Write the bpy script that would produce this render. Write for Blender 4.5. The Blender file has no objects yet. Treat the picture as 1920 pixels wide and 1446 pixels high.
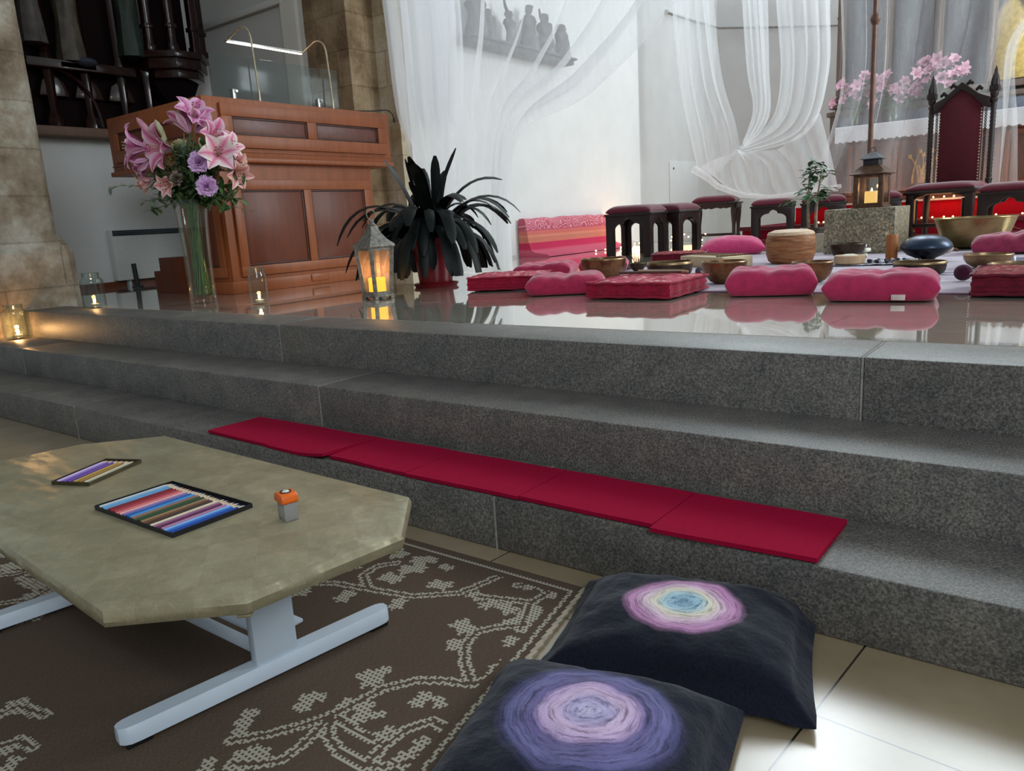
import bpy, bmesh, math, random
import numpy as np
from mathutils import Vector, Matrix, noise

SC = bpy.context.scene
COL = SC.collection
R = math.radians
random.seed(7)

# ---------------------------------------------------------------- camera
CAM_Z = 0.88
cam = bpy.data.objects.new('camera', bpy.data.cameras.new('camera'))
COL.objects.link(cam)
cam.data.sensor_fit = 'HORIZONTAL'
cam.data.sensor_width = 36.0
cam.data.lens = 1425.0 / 1920.0 * 36.0
cam.data.clip_start = 0.02
right = Vector((0.800, 0.598, -0.057)); fwd = Vector((-0.595, 0.776, -0.210))
fwd.normalize(); right = (right - fwd * right.dot(fwd)).normalized()
up = right.cross(fwd)
cam.matrix_world = Matrix(((right.x, up.x, -fwd.x, 0), (right.y, up.y, -fwd.y, 0),
                           (right.z, up.z, -fwd.z, CAM_Z), (0, 0, 0, 1)))
SC.camera = cam

# ---------------------------------------------------------------- light
SC.view_settings.view_transform = 'Standard'
SC.view_settings.look = 'None'
SC.view_settings.gamma = 1.0
SC.view_settings.use_curve_mapping = False
SC.view_settings.exposure = 0.0
try:
    SC.cycles.transparent_max_bounces = 40
    SC.cycles.max_bounces = 10
    SC.cycles.caustics_reflective = False
    SC.cycles.caustics_refractive = False
    SC.cycles.sample_clamp_indirect = 6.0
except Exception:
    pass
world = bpy.data.worlds.new('world'); SC.world = world
world.use_nodes = True
bg = world.node_tree.nodes['Background']
bg.inputs[0].default_value = (0.80, 0.92, 1.0, 1)
bg.inputs[1].default_value = 0.31


def area(name, loc, target, sx, sy, power, col):
    l = bpy.data.lights.new(name, 'AREA'); l.shape = 'RECTANGLE'
    l.size = sx; l.size_y = sy; l.energy = power; l.color = col
    o = bpy.data.objects.new(name, l); COL.objects.link(o)
    o.location = loc
    o.rotation_euler = (Vector(target) - Vector(loc)).to_track_quat('-Z', 'Y').to_euler()
    return o


# daylight through the tall window in the right chancel wall (out of frame), and the nave windows behind
area('daylight_chancel_window', (4.1, 8.6, 4.0), (-5.2, 10.2, 2.0), 2.4, 3.6, 560, (0.86, 0.94, 1.0))
area('daylight_apse_window', (-0.55, 15.9, 10.65), (-1.2, 2.0, 0.0), 3.2, 4.9, 400, (0.86, 0.94, 1.0))
area('added_apse_side_light', (-4.05, 14.55, 8.9), (-1.8, 5.0, 0.5), 2.5, 8.4, 720, (0.86, 0.94, 1.0))  # added light: backlights the tulle and widens the bright reflection on the floor
area('daylight_nave_window', (4.5, -2.5, 4.6), (-2.0, 1.6, 0.3), 3.0, 3.0, 260, (0.84, 0.93, 1.0))

# ---------------------------------------------------------------- materials
MATS = {}


def lin(c):
    return tuple(((v / 255) / 12.92 if v / 255 <= 0.04045 else ((v / 255 + 0.055) / 1.055) ** 2.4) for v in c) + (1,)


class NT:
    """thin wrapper round one material's node tree"""
    def __init__(self, name):
        self.m = bpy.data.materials.new(name); self.m.use_nodes = True
        self.t = self.m.node_tree; self.n = self.t.nodes
        self.b = self.n['Principled BSDF']; self.out = self.n['Material Output']

    def node(self, typ, **kw):
        nd = self.n.new(typ)
        for k, v in kw.items():
            if hasattr(nd, k): setattr(nd, k, v)
            else: nd.inputs[k].default_value = v
        return nd

    def link(self, a, b): self.t.links.new(a, b)

    def coord(self, scale=(1, 1, 1), rot=(0, 0, 0), loc=(0, 0, 0)):
        tc = self.n.new('ShaderNodeTexCoord'); mp = self.n.new('ShaderNodeMapping')
        mp.inputs['Scale'].default_value = scale; mp.inputs['Rotation'].default_value = rot
        mp.inputs['Location'].default_value = loc
        self.link(tc.outputs['Object'], mp.inputs[0]); return mp.outputs[0]

    def noise(self, vec, scale, detail=4, rough=0.55):
        nd = self.node('ShaderNodeTexNoise'); nd.inputs['Scale'].default_value = scale
        nd.inputs['Detail'].default_value = detail; nd.inputs['Roughness'].default_value = rough
        self.link(vec, nd.inputs['Vector']); return nd.outputs['Fac']

    def ramp(self, fac, stops, interp='LINEAR'):
        nd = self.n.new('ShaderNodeValToRGB'); cr = nd.color_ramp; cr.interpolation = interp
        while len(cr.elements) < len(stops): cr.elements.new(0.5)
        for e, (p, c) in zip(cr.elements, stops): e.position = p; e.color = lin(c) if len(c) == 3 else c
        self.link(fac, nd.inputs[0]); return nd.outputs[0]

    def mix(self, fac, a, b, mode='MIX'):
        nd = self.n.new('ShaderNodeMix'); nd.data_type = 'RGBA'; nd.blend_type = mode
        for s, v in ((nd.inputs[0], fac), (nd.inputs[6], a), (nd.inputs[7], b)):
            if isinstance(v, (float, int)): s.default_value = v
            elif isinstance(v, tuple): s.default_value = v
            else: self.link(v, s)
        return nd.outputs[2]

    def math(self, op, a, b=0.0, c=None):
        nd = self.n.new('ShaderNodeMath'); nd.operation = op
        for s, v in zip(nd.inputs, (a, b, c)):
            if v is None: continue
            if isinstance(v, (float, int)): s.default_value = v
            else: self.link(v, s)
        return nd.outputs[0]

    def sep(self, vec):
        nd = self.n.new('ShaderNodeSeparateXYZ'); self.link(vec, nd.inputs[0]); return nd.outputs

    def color(self, c):
        if isinstance(c, tuple): self.b.inputs['Base Color'].default_value = lin(c) if len(c) == 3 else c
        else: self.link(c, self.b.inputs['Base Color'])

    def bump(self, h, strength=0.3, dist=0.01):
        nd = self.n.new('ShaderNodeBump'); nd.inputs['Strength'].default_value = strength
        nd.inputs['Distance'].default_value = dist
        self.link(h, nd.inputs['Height']); self.link(nd.outputs[0], self.b.inputs['Normal'])

    def set(self, rough=None, metal=None, spec=None, sheen=None, coat=None, trans=None):
        i = self.b.inputs
        if rough is not None: i['Roughness'].default_value = rough
        if metal is not None: i['Metallic'].default_value = metal
        if spec is not None: i['Specular IOR Level'].default_value = spec
        if sheen is not None: i['Sheen Weight'].default_value = sheen
        if coat is not None: i['Coat Weight'].default_value = coat
        if trans is not None: i['Transmission Weight'].default_value = trans
        return self


def simple(name, c, rough=0.5, metal=0.0, var=0.10, scale=30.0, bump=0.0, spec=0.5, sheen=0.0, coat=0.0, stretch=(1, 1, 1)):
    """one colour with a mottled procedural variation"""
    if name in MATS: return MATS[name]
    t = NT(name); f = t.noise(t.coord(stretch), scale, 5)
    lo = tuple(max(0, v * (1 - var)) for v in c); hi = tuple(min(255, v * (1 + var)) for v in c)
    t.color(t.ramp(f, [(0.3, lo), (0.7, hi)])); t.set(rough, metal, spec, sheen, coat)
    if bump: t.bump(f, bump, 0.004)
    MATS[name] = t.m; return t.m


def emit(name, c, strength):
    if name in MATS: return MATS[name]
    t = NT(name); t.color((20, 10, 5))
    t.b.inputs['Emission Color'].default_value = lin(c); t.b.inputs['Emission Strength'].default_value = strength
    MATS[name] = t.m; return t.m


def thin_glass(name, tint=(245, 250, 248), rough=0.03, ior=1.45, base=0.0):
    if name in MATS: return MATS[name]
    t = NT(name); tr = t.node('ShaderNodeBsdfTransparent'); tr.inputs[0].default_value = lin(tint)
    gl = t.node('ShaderNodeBsdfGlossy'); gl.inputs['Roughness'].default_value = rough
    fr = t.node('ShaderNodeLayerWeight'); fr.inputs[0].default_value = 0.5
    k = (ior - 1) ** 2 / (ior + 1) ** 2 + base
    mx = t.node('ShaderNodeMixShader'); fac = t.math('MULTIPLY_ADD', t.math('POWER', fr.outputs['Facing'], 3.0), 0.6, k)
    t.link(fac, mx.inputs[0]); t.link(tr.outputs[0], mx.inputs[1]); t.link(gl.outputs[0], mx.inputs[2])
    t.link(mx.outputs[0], t.out.inputs[0]); MATS[name] = t.m; return t.m


def tulle(name, cover=0.34, tint=(238, 242, 248)):
    if name in MATS: return MATS[name]
    t = NT(name); tr = t.node('ShaderNodeBsdfTransparent')
    df = t.node('ShaderNodeBsdfDiffuse'); df.inputs[0].default_value = lin(tint)
    tl = t.node('ShaderNodeBsdfTranslucent'); tl.inputs[0].default_value = lin(tint)
    m1 = t.node('ShaderNodeMixShader'); m1.inputs[0].default_value = 0.5
    t.link(df.outputs[0], m1.inputs[1]); t.link(tl.outputs[0], m1.inputs[2])
    m2 = t.node('ShaderNodeMixShader')
    f = t.noise(t.coord((3, 3, 0.3)), 5.0, 2)
    t.link(t.math('MULTIPLY_ADD', f, 0.16, cover - 0.08), m2.inputs[0])
    t.link(tr.outputs[0], m2.inputs[1]); t.link(m1.outputs[0], m2.inputs[2])
    t.link(m2.outputs[0], t.out.inputs[0]); MATS[name] = t.m; return t.m


def granite(name, lo, mid, hi, sc=190):
    t = NT(name); v = t.coord()
    a = t.noise(v, sc, 3, 0.7); b = t.noise(v, 9, 5, 0.6)
    c1 = t.ramp(a, [(0.34, lo), (0.5, mid), (0.66, hi)])
    c2 = t.ramp(b, [(0.3, (206, 206, 206)), (0.7, (255, 250, 244))])
    t.color(t.mix(1.0, c1, c2, 'MULTIPLY')); t.set(0.46, spec=0.5)
    t.bump(a, 0.25, 0.003); MATS[name] = t.m; return t.m


def wood(name, c, dark=0.72, rough=0.4, stretch=(1, 1, 12), scale=9, coat=0.0):
    if name in MATS: return MATS[name]
    t = NT(name); v = t.coord(tuple(1.0 / s if s != 1 else 1.0 for s in stretch))
    f = t.noise(v, scale * 6, 6, 0.65)
    t.color(t.ramp(f, [(0.3, tuple(x * dark for x in c)), (0.68, c)])); t.set(rough, spec=0.4, coat=coat)
    t.bump(f, 0.08, 0.002); MATS[name] = t.m; return t.m


def marble():
    t = NT('polished beige marble'); v = t.coord()
    a = t.noise(v, 2.2, 8, 0.6); b = t.noise(t.coord((1, 7, 1), (0, 0, 0.5)), 3.0, 6, 0.7)
    c = t.mix(0.45, t.ramp(a, [(0.3, (198, 190, 174)), (0.7, (226, 221, 210))]), t.ramp(b, [(0.35, (182, 172, 154)), (0.7, (228, 223, 214))]))
    br = t.node('ShaderNodeTexBrick'); br.offset = 0.5
    br.inputs['Color1'].default_value = lin((255, 255, 255)); br.inputs['Color2'].default_value = lin((232, 228, 220))
    br.inputs['Mortar'].default_value = lin((150, 140, 125)); br.inputs['Scale'].default_value = 1.0
    br.inputs['Mortar Size'].default_value = 0.002; br.inputs['Brick Width'].default_value = 1.05; br.inputs['Row Height'].default_value = 0.62
    t.link(t.coord((1, 1, 1), (0, 0, R(4)), (0.35, 0.24, 0)), br.inputs[0])
    t.color(t.mix(1.0, c, br.outputs[0], 'MULTIPLY')); t.set(0.05, spec=0.8, coat=1.0); t.b.inputs['Coat Roughness'].default_value = 0.02; t.b.inputs['Coat IOR'].default_value = 1.6; return t.m


def tiles():
    t = NT('glossy cream floor tile'); v = t.coord()
    a = t.noise(v, 5, 6, 0.6)
    c = t.ramp(a, [(0.3, (146, 128, 100)), (0.7, (166, 148, 120))])
    br = t.node('ShaderNodeTexBrick'); br.offset = 0.0
    br.inputs['Color1'].default_value = lin((255, 255, 255)); br.inputs['Color2'].default_value = lin((248, 246, 240))
    br.inputs['Mortar'].default_value = lin((70, 66, 60)); br.inputs['Scale'].default_value = 1.0
    br.inputs['Mortar Size'].default_value = 0.0022; br.inputs['Brick Width'].default_value = 0.45; br.inputs['Row Height'].default_value = 0.45
    t.link(t.coord((1, 1, 1), (0, 0, R(5.5)), (0.322 + 0.45 * 4 + 0.123, -1.24 + 0.45 * 4 + 0.033, 0)), br.inputs[0])
    t.color(t.mix(1.0, c, br.outputs[0], 'MULTIPLY')); t.set(0.28, spec=1.0, coat=0.8); t.b.inputs['Coat Roughness'].default_value = 0.24; return t.m


def old_stone(name, c1, c2, patch):
    t = NT(name); v = t.coord()
    tc = t.sep(v); cb = t.node('ShaderNodeCombineXYZ')
    t.link(t.math('ADD', tc[0], tc[1]), cb.inputs[0]); t.link(tc[2], cb.inputs[1])
    a = t.noise(v, 2.6, 7, 0.62); b = t.noise(v, 26, 5, 0.7)
    base = t.ramp(a, [(0.36, c2), (0.5, c1), (0.66, patch)])
    br = t.node('ShaderNodeTexBrick'); br.offset = 0.37
    br.inputs['Color1'].default_value = lin((255, 252, 246)); br.inputs['Color2'].default_value = lin((228, 222, 212))
    br.inputs['Mortar'].default_value = lin((214, 208, 200)); br.inputs['Scale'].default_value = 1.0
    br.inputs['Mortar Size'].default_value = 0.008; br.inputs['Mortar Smooth'].default_value = 0.5
    br.inputs['Brick Width'].default_value = 0.62; br.inputs['Row Height'].default_value = 0.31
    t.link(cb.outputs[0], br.inputs[0])
    c = t.mix(1.0, base, br.outputs[0], 'MULTIPLY')
    c = t.mix(0.35, c, t.ramp(b, [(0.3, (110, 100, 88)), (0.7, (235, 228, 214))]), 'SOFT_LIGHT')
    t.color(c); t.set(0.9, spec=0.2)
    t.bump(t.math('ADD', b, t.math('MULTIPLY', a, 1.5)), 0.4, 0.02); MATS[name] = t.m; return t.m


def plaster(name, c):
    t = NT(name); v = t.coord(); f = t.noise(v, 3.0, 5)
    t.color(t.ramp(f, [(0.3, tuple(x * 0.97 for x in c)), (0.7, c)])); t.set(0.9, spec=0.2)
    t.bump(t.noise(v, 40, 4), 0.06, 0.01); MATS[name] = t.m; return t.m


M_GRAN = granite('grey granite', (72, 70, 67), (110, 107, 102), (148, 144, 137))
M_BLOCK = granite('speckled granite block', (84, 76, 58), (142, 134, 110), (196, 188, 164), 75)
M_STONE = old_stone('weathered sandstone', (150, 140, 126), (116, 104, 90), (190, 188, 182))
M_STONE2 = old_stone('brown sandstone', (148, 130, 106), (116, 98, 78), (168, 156, 138))
M_WALL = plaster('white plaster', (226, 226, 224))
M_GREY = plaster('grey side wall plaster', (188, 186, 180))
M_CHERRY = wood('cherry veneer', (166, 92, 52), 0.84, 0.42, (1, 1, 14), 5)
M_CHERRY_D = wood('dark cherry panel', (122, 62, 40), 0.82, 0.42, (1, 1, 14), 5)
M_EDGE = simple('dark wood line', (70, 34, 22), 0.5)
M_DARK = wood('dark carved oak', (36, 16, 15), 0.6, 0.4, (1, 1, 10), 5)
M_DARKG = wood('glossy dark oak', (40, 15, 14), 0.7, 0.18, (1, 1, 10), 5, 0.3)
M_DARKM = simple('blackened oak board', (20, 10, 11), 0.85, 0, 0.2, 12, 0, 0.1)
M_BROWN = wood('altar walnut', (142, 92, 66), 0.78, 0.5, (1, 1, 10), 5)
M_BROWN2 = wood('altar walnut panel', (112, 84, 74), 0.78, 0.5, (1, 1, 10), 5)
M_GOLD = simple('old gilding', (190, 150, 84), 0.4, 0.5, 0.25, 18, 0.4)
M_VELVET = simple('wine red velvet', (92, 24, 42), 0.85, 0, 0.12, 60, 0.1, 0.2, 0.4)
M_VELVETD = simple('deep red velvet', (72, 10, 24), 0.9, 0, 0.12, 60, 0.1, 0.2, 0.3)
M_PINK = simple('fuchsia cotton', (176, 44, 86), 0.85, 0, 0.08, 25, 0.15, 0.2, 0.35)
M_PINK2 = simple('raspberry cotton', (172, 40, 78), 0.85, 0, 0.1, 30, 0.15, 0.2, 0.35)
M_MAUVE = simple('plum cotton', (146, 48, 78), 0.85, 0, 0.1, 30, 0.15, 0.2, 0.35)
M_FELT = simple('crimson felt', (156, 12, 50), 0.95, 0, 0.06, 160, 0.2, 0.1, 0.0)
M_CARPETR = simple('red carpet', (176, 14, 26), 0.95, 0, 0.1, 120, 0.2, 0.1)
M_CARPET_SHADE = simple('red carpet in shade', (104, 12, 34), 0.95, 0, 0.1, 120, 0.2, 0.1)  # the same red carpet, with the shade on the lower step in its colour
M_WHITEMET = simple('pale blue-grey painted steel', (196, 206, 216), 0.38, 0, 0.02, 10)
M_CHROME = simple('brushed chrome', (190, 190, 188), 0.25, 1.0, 0.05, 40)
M_PEWTER = simple('weathered grey metal', (120, 116, 108), 0.6, 0.5, 0.25, 40, 0.3)
M_RUST = simple('brown lantern metal', (88, 62, 44), 0.55, 0.3, 0.25, 40, 0.3)
M_BLACK = simple('black plastic', (20, 20, 22), 0.45)
M_GLASS = thin_glass('clear glass')
M_GLASSV = thin_glass('vase glass', (250, 252, 249), 0.04, 1.45, 0.0)
M_SCREEN = thin_glass('screen glass', (236, 242, 242), 0.12, 1.3, 0.0)
M_WAX = simple('ivory wax', (236, 222, 190), 0.5)
M_FLAME = emit('candle flame', (255, 205, 140), 26)
M_TULLE = tulle('white tulle', 0.40, (250, 251, 253))
M_TULLE2 = tulle('white tulle veil', 0.25, (250, 251, 253))

# ---------------------------------------------------------------- mesh helpers
class MB:
    def __init__(self): self.bm = bmesh.new(); self.xf = Matrix.Identity(4); self.mi = 0

    def _done(self, verts):
        for v in verts: v.co = self.xf @ v.co
        fs = set()
        for v in verts:
            for f in v.link_faces: fs.add(f)
        for f in fs: f.material_index = self.mi
        return verts

    def box(self, x0, x1, y0, y1, z0, z1, bevel=0.0, seg=2):
        vs = [self.bm.verts.new(p) for p in ((x0, y0, z0), (x1, y0, z0), (x1, y1, z0), (x0, y1, z0), (x0, y0, z1), (x1, y0, z1), (x1, y1, z1), (x0, y1, z1))]
        fs = [self.bm.faces.new([vs[i] for i in q]) for q in ((3, 2, 1, 0), (4, 5, 6, 7), (0, 1, 5, 4), (1, 2, 6, 5), (2, 3, 7, 6), (3, 0, 4, 7))]
        if bevel > 0:
            es = list({e for f in fs for e in f.edges})
            r = bmesh.ops.bevel(self.bm, geom=es, offset=bevel, segments=seg, affect='EDGES', profile=0.5)
            vs = list({v for f in r['faces'] for v in f.verts} | {v for v in vs if v.is_valid})
        return self._done(vs)

    def prism(self, poly, z0, z1, axis='z', bevel=0.0):
        """poly: 2D outline; extruded along axis from z0 to z1"""
        def P(a, b, h): return {'z': (a, b, h), 'y': (a, h, b), 'x': (h, a, b)}[axis]
        lo = [self.bm.verts.new(P(a, b, z0)) for a, b in poly]; hi = [self.bm.verts.new(P(a, b, z1)) for a, b in poly]
        n = len(poly); fs = [self.bm.faces.new(lo[::-1]), self.bm.faces.new(hi)]
        for i in range(n): fs.append(self.bm.faces.new((lo[i], lo[(i + 1) % n], hi[(i + 1) % n], hi[i])))
        bmesh.ops.recalc_face_normals(self.bm, faces=fs)
        vs = lo + hi
        if bevel > 0:
            es = list({e for f in fs for e in f.edges})
            r = bmesh.ops.bevel(self.bm, geom=es, offset=bevel, segments=2, affect='EDGES', profile=0.5)
            vs = list({v for f in r['faces'] for v in f.verts} | {v for v in vs if v.is_valid})
        return self._done(vs)

    def tube(self, pts, r, n=8, cap=True, flat=1.0):
        pts = [Vector(p) for p in pts]; rs = r if isinstance(r, (list, tuple)) else [r] * len(pts)
        rings = []; prev = None
        for i, p in enumerate(pts):
            d = (pts[min(i + 1, len(pts) - 1)] - pts[max(i - 1, 0)])
            d = d.normalized() if d.length > 1e-9 else Vector((0, 0, 1))
            ref = prev if prev is not None else (Vector((0, 0, 1)) if abs(d.z) < 0.9 else Vector((1, 0, 0)))
            a = (ref - d * ref.dot(d)); a = a.normalized() if a.length > 1e-6 else d.orthogonal().normalized()
            b = d.cross(a); prev = a
            rings.append([self.bm.verts.new(p + (a * math.cos(t) + b * math.sin(t) * flat) * rs[i]) for t in [2 * math.pi * k / n for k in range(n)]])
        for A, B in zip(rings, rings[1:]):
            for k in range(n): self.bm.faces.new((A[k], A[(k + 1) % n], B[(k + 1) % n], B[k]))
        if cap: self.bm.faces.new(rings[0][::-1]); self.bm.faces.new(rings[-1])
        return self._done([v for q in rings for v in q])

    def lathe(self, prof, n=24, c=(0, 0, 0), closed=False, twist=0.0, lobes=0, lobe=0.0):
        rings = []
        for r, z in prof:
            if r < 1e-5: rings.append([self.bm.verts.new((c[0], c[1], c[2] + z))]); continue
            ring = []
            for k in range(n):
                t = 2 * math.pi * k / n; rr = r * (1 + lobe * math.cos(lobes * (t + twist * z)))
                ring.append(self.bm.verts.new((c[0] + rr * math.cos(t), c[1] + rr * math.sin(t), c[2] + z)))
            rings.append(ring)
        pairs = list(zip(rings, rings[1:])) + ([(rings[-1], rings[0])] if closed else [])
        for A, B in pairs:
            if len(A) == 1 and len(B) == 1: continue
            for k in range(n):
                k2 = (k + 1) % n
                if len(A) == 1: self.bm.faces.new((A[0], B[k2], B[k]))
                elif len(B) == 1: self.bm.faces.new((A[k], A[k2], B[0]))
                else: self.bm.faces.new((A[k], A[k2], B[k2], B[k]))
        return self._done([v for q in rings for v in q])

    def ball(self, c, r, s=(1, 1, 1), n=12, m=8):
        prof = [(max(0, r * math.sin(math.pi * i / m)) if 0 < i < m else 0, -r * math.cos(math.pi * i / m)) for i in range(m + 1)]
        old = self.xf
        self.xf = old @ Matrix.Translation(c) @ Matrix.Diagonal((s[0], s[1], s[2], 1))
        v = self.lathe(prof, n); self.xf = old; return v

    def grid(self, fn, nu, nv, closeu=False):
        V = [[self.bm.verts.new(fn(i / nu, j / nv)) for j in range(nv + 1)] for i in range(nu if closeu else nu + 1)]
        for i in range(nu):
            a = V[i]; b = V[(i + 1) % len(V)]
            for j in range(nv): self.bm.faces.new((a[j], b[j], b[j + 1], a[j + 1]))
        return self._done([v for q in V for v in q])

    def build(self, name, mats, parent=None, smooth=35, loc=None, rz=0.0, recalc=True):
        if recalc: bmesh.ops.recalc_face_normals(self.bm, faces=self.bm.faces)
        me = bpy.data.meshes.new(name); self.bm.to_mesh(me); self.bm.free()
        for m in (mats if isinstance(mats, (list, tuple)) else [mats]): me.materials.append(m)
        if smooth:
            me.polygons.foreach_set('use_smooth', [True] * len(me.polygons))
            try: me.set_sharp_from_angle(angle=R(smooth))
            except Exception: pass
        o = bpy.data.objects.new(name, me); COL.objects.link(o)
        if parent is not None: o.parent = parent
        if loc is not None: o.location = loc
        if rz: o.rotation_euler = (0, 0, rz)
        return o


def tag(o, label=None, cat=None, group=None, kind=None):
    for k, v in (('label', label), ('category', cat), ('group', group), ('kind', kind)):
        if v: o[k] = v
    return o


def thing(name, label, cat, loc=(0, 0, 0), rz=0.0, group=None):
    o = bpy.data.objects.new(name, None); COL.objects.link(o)
    o.empty_display_size = 0.05; o.location = loc; o.rotation_euler = (0, 0, rz)
    return tag(o, label, cat, group)


def dup(root, loc, rz=0.0, label=None, group=None, scale=None):
    """copy a thing with its parts and sub-parts"""
    kids = {}
    for o in bpy.data.objects:
        if o.parent is not None: kids.setdefault(o.parent.name, []).append(o)

    def cp(o, par):
        c = o.copy(); COL.objects.link(c)
        if par is not None: c.parent = par
        for ch in kids.get(o.name, []): cp(ch, c)
        return c
    r = cp(root, None); r.location = loc; r.rotation_euler = (0, 0, rz)
    if scale: r.scale = (scale,) * 3
    if label: r['label'] = label
    if group: r['group'] = group
    return r


def struct(name, mb, mats, smooth=30): return tag(mb.build(name, mats, None, smooth), kind='structure')


def sbox(name, b, m, bevel=0.0):
    q = MB(); q.box(*b, bevel); return struct(name, q, m)


def bez(p0, p1, p2, n):
    p0, p1, p2 = Vector(p0), Vector(p1), Vector(p2)
    return [p0 * (1 - t) ** 2 + p1 * 2 * t * (1 - t) + p2 * t * t for t in [i / n for i in range(n + 1)]]


def lamp(name, loc, power, col=(1.0, 0.55, 0.22), r=0.012, parent=None):
    l = bpy.data.lights.new(name, 'POINT'); l.energy = power; l.color = col; l.shadow_soft_size = r
    o = bpy.data.objects.new(name, l); COL.objects.link(o); o.location = loc
    if parent is not None: o.parent = parent
    return o


# ---------------------------------------------------------------- the setting
ZF = 0.481                                             # chancel floor
sbox('floor', (-8.0, 5.0, -4.0, 1.56, -0.10, 0.0), tiles())
sbox('floor_chancel', (-8.0, 4.2, 2.392, 16.4, 0.36, ZF), marble())
H1, H2, H3 = 0.154, 0.310, ZF
Y1, Y2, Y3, Y4 = 1.513, 1.812, 2.118, 2.390
rows = (((-8.0, -3.755, -1.247, 1.35, 3.4), Y1, Y2, 0.0, H1), ((-8.0, -5.06, -2.326, 0.42, 3.4), Y2, Y3, 0.0, H2), ((-5.79, -2.953, -0.458, 2.0, 3.4), Y3, Y4, 0.0, H3))
M_MORT = simple('pale mortar', (150, 146, 138), 0.9, 0, 0.1, 60)
for xs, ya, yb, za, zb in rows:
    for xa, xb in zip(xs, xs[1:]):
        sbox('stone_slab', (xa + 0.003, xb - 0.003, ya, yb, za, zb), M_GRAN, 0.007)
    for xa in xs[1:-1]:
        sbox('trim_mortar', (xa - 0.003, xa + 0.003, ya + 0.002, yb - 0.002, za, zb - 0.002), M_MORT)

# chancel walls
sbox('wall_left', (-5.55, -5.2, 5.45, 10.05, ZF, 14.0), M_WALL)
sbox('wall_left_apse', (-5.65, -5.3, 10.05, 13.1, ZF, 14.0), M_WALL)
q = MB(); dg = [(-5.3, 13.1), (-2.6, 15.8), (-2.85, 16.05), (-5.65, 13.25)]; q.prism(dg, ZF, 4.65); q.prism(dg, 13.2, 14.0)
q.prism([(-5.3, 13.1), (-4.85, 13.55), (-5.12, 13.80), (-5.65, 13.25)], 4.65, 13.2); q.prism([(-3.05, 15.35), (-2.6, 15.8), (-2.85, 16.05), (-3.31, 15.6)], 4.65, 13.2); struct('wall_apse_diagonal', q, M_WALL)
q = MB(); q.xf = Matrix.Translation((-4.12, 14.62, 0)) @ Matrix.Rotation(R(45), 4, 'Z')
for x in (-1.27, -0.43, 0.41, 1.23): q.box(x, x + 0.04, -0.03, 0.03, 4.65, 13.2)
for z in (4.65, 6.4, 8.1, 9.8, 11.5, 13.16): q.box(-1.27, 1.27, -0.03, 0.03, z, z + 0.04)
q.mi = 1; q.box(-1.27, 1.27, 0.0, 0.006, 4.65, 13.2)
struct('window_3_added', q, [M_PEWTER, M_GLASS])  # added window, sized for the backlight on the tulle
q = MB(); q.box(-2.7, 1.6, 15.8, 16.1, ZF, 8.1); q.box(-2.7, 1.6, 15.8, 16.1, 13.2, 14.0); q.box(-2.7, -2.2, 15.8, 16.1, 8.1, 13.2); q.box(1.1, 1.6, 15.8, 16.1, 8.1, 13.2)
struct('wall_back', q, M_WALL)
q = MB()
for x in (-2.2, -1.1, 0.0, 1.06): q.box(x, x + 0.04, 15.94, 16.0, 8.1, 13.2)
for z in (8.1, 9.8, 11.5, 13.16): q.box(-2.2, 1.1, 15.94, 16.0, z, z + 0.04)
q.mi = 1; q.box(-2.2, 1.1, 15.965, 15.972, 8.1, 13.2)
struct('window_2', q, [M_PEWTER, M_GLASS])
q = MB(); q.prism([(1.4, 15.8), (4.0, 13.1), (4.3, 13.25), (1.6, 16.05)], ZF, 14.0); struct('wall_apse_diagonal_right', q, M_WALL)
q = MB()
q.box(4.0, 4.3, 2.4, 7.2, ZF, 14.0); q.box(4.0, 4.3, 10.0, 13.15, ZF, 14.0); q.box(4.0, 4.3, 7.2, 10.0, ZF, 2.1); q.box(4.0, 4.3, 7.2, 10.0, 5.9, 14.0)
struct('wall_right', q, M_WALL)
q = MB()
for y in (7.2, 8.13, 9.07, 9.96): q.box(4.14, 4.2, y, y + 0.04, 2.1, 5.9)
for z in (2.1, 3.36, 4.63, 5.86): q.box(4.14, 4.2, 7.2, 10.0, z, z + 0.04)
q.mi = 1; q.box(4.165, 4.172, 7.2, 10.0, 2.1, 5.9)
struct('window_1', q, [M_PEWTER, M_GLASS])
# side aisle behind the pulpit
sbox('wall_aisle', (-7.9, -7.6, 2.4, 5.2, ZF, 7.0), M_WALL)
sbox('wall_aisle_end', (-7.6, -6.02, 4.98, 5.2, ZF, 7.0), M_GREY)
q = MB(); q.box(-7.6, -6.24, 4.93, 4.98, 3.0, 3.06, 0.01); struct('trim_1', q, M_GREY)
sbox('trim_2', (-6.27, -6.06, 4.94, 4.98, ZF, 7.0), plaster('pilaster with caught light', (206, 202, 192)))  # paler than the end wall: the light this edge catches is in its colour
sbox('baseboard_aisle', (-7.6, -7.585, 2.5, 4.95, ZF, ZF + 0.05), M_CHERRY_D)
sbox('baseboard_left', (-5.2, -5.19, 5.6, 10.05, ZF, ZF + 0.03), plaster('pale skirting', (205, 202, 196)))


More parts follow.
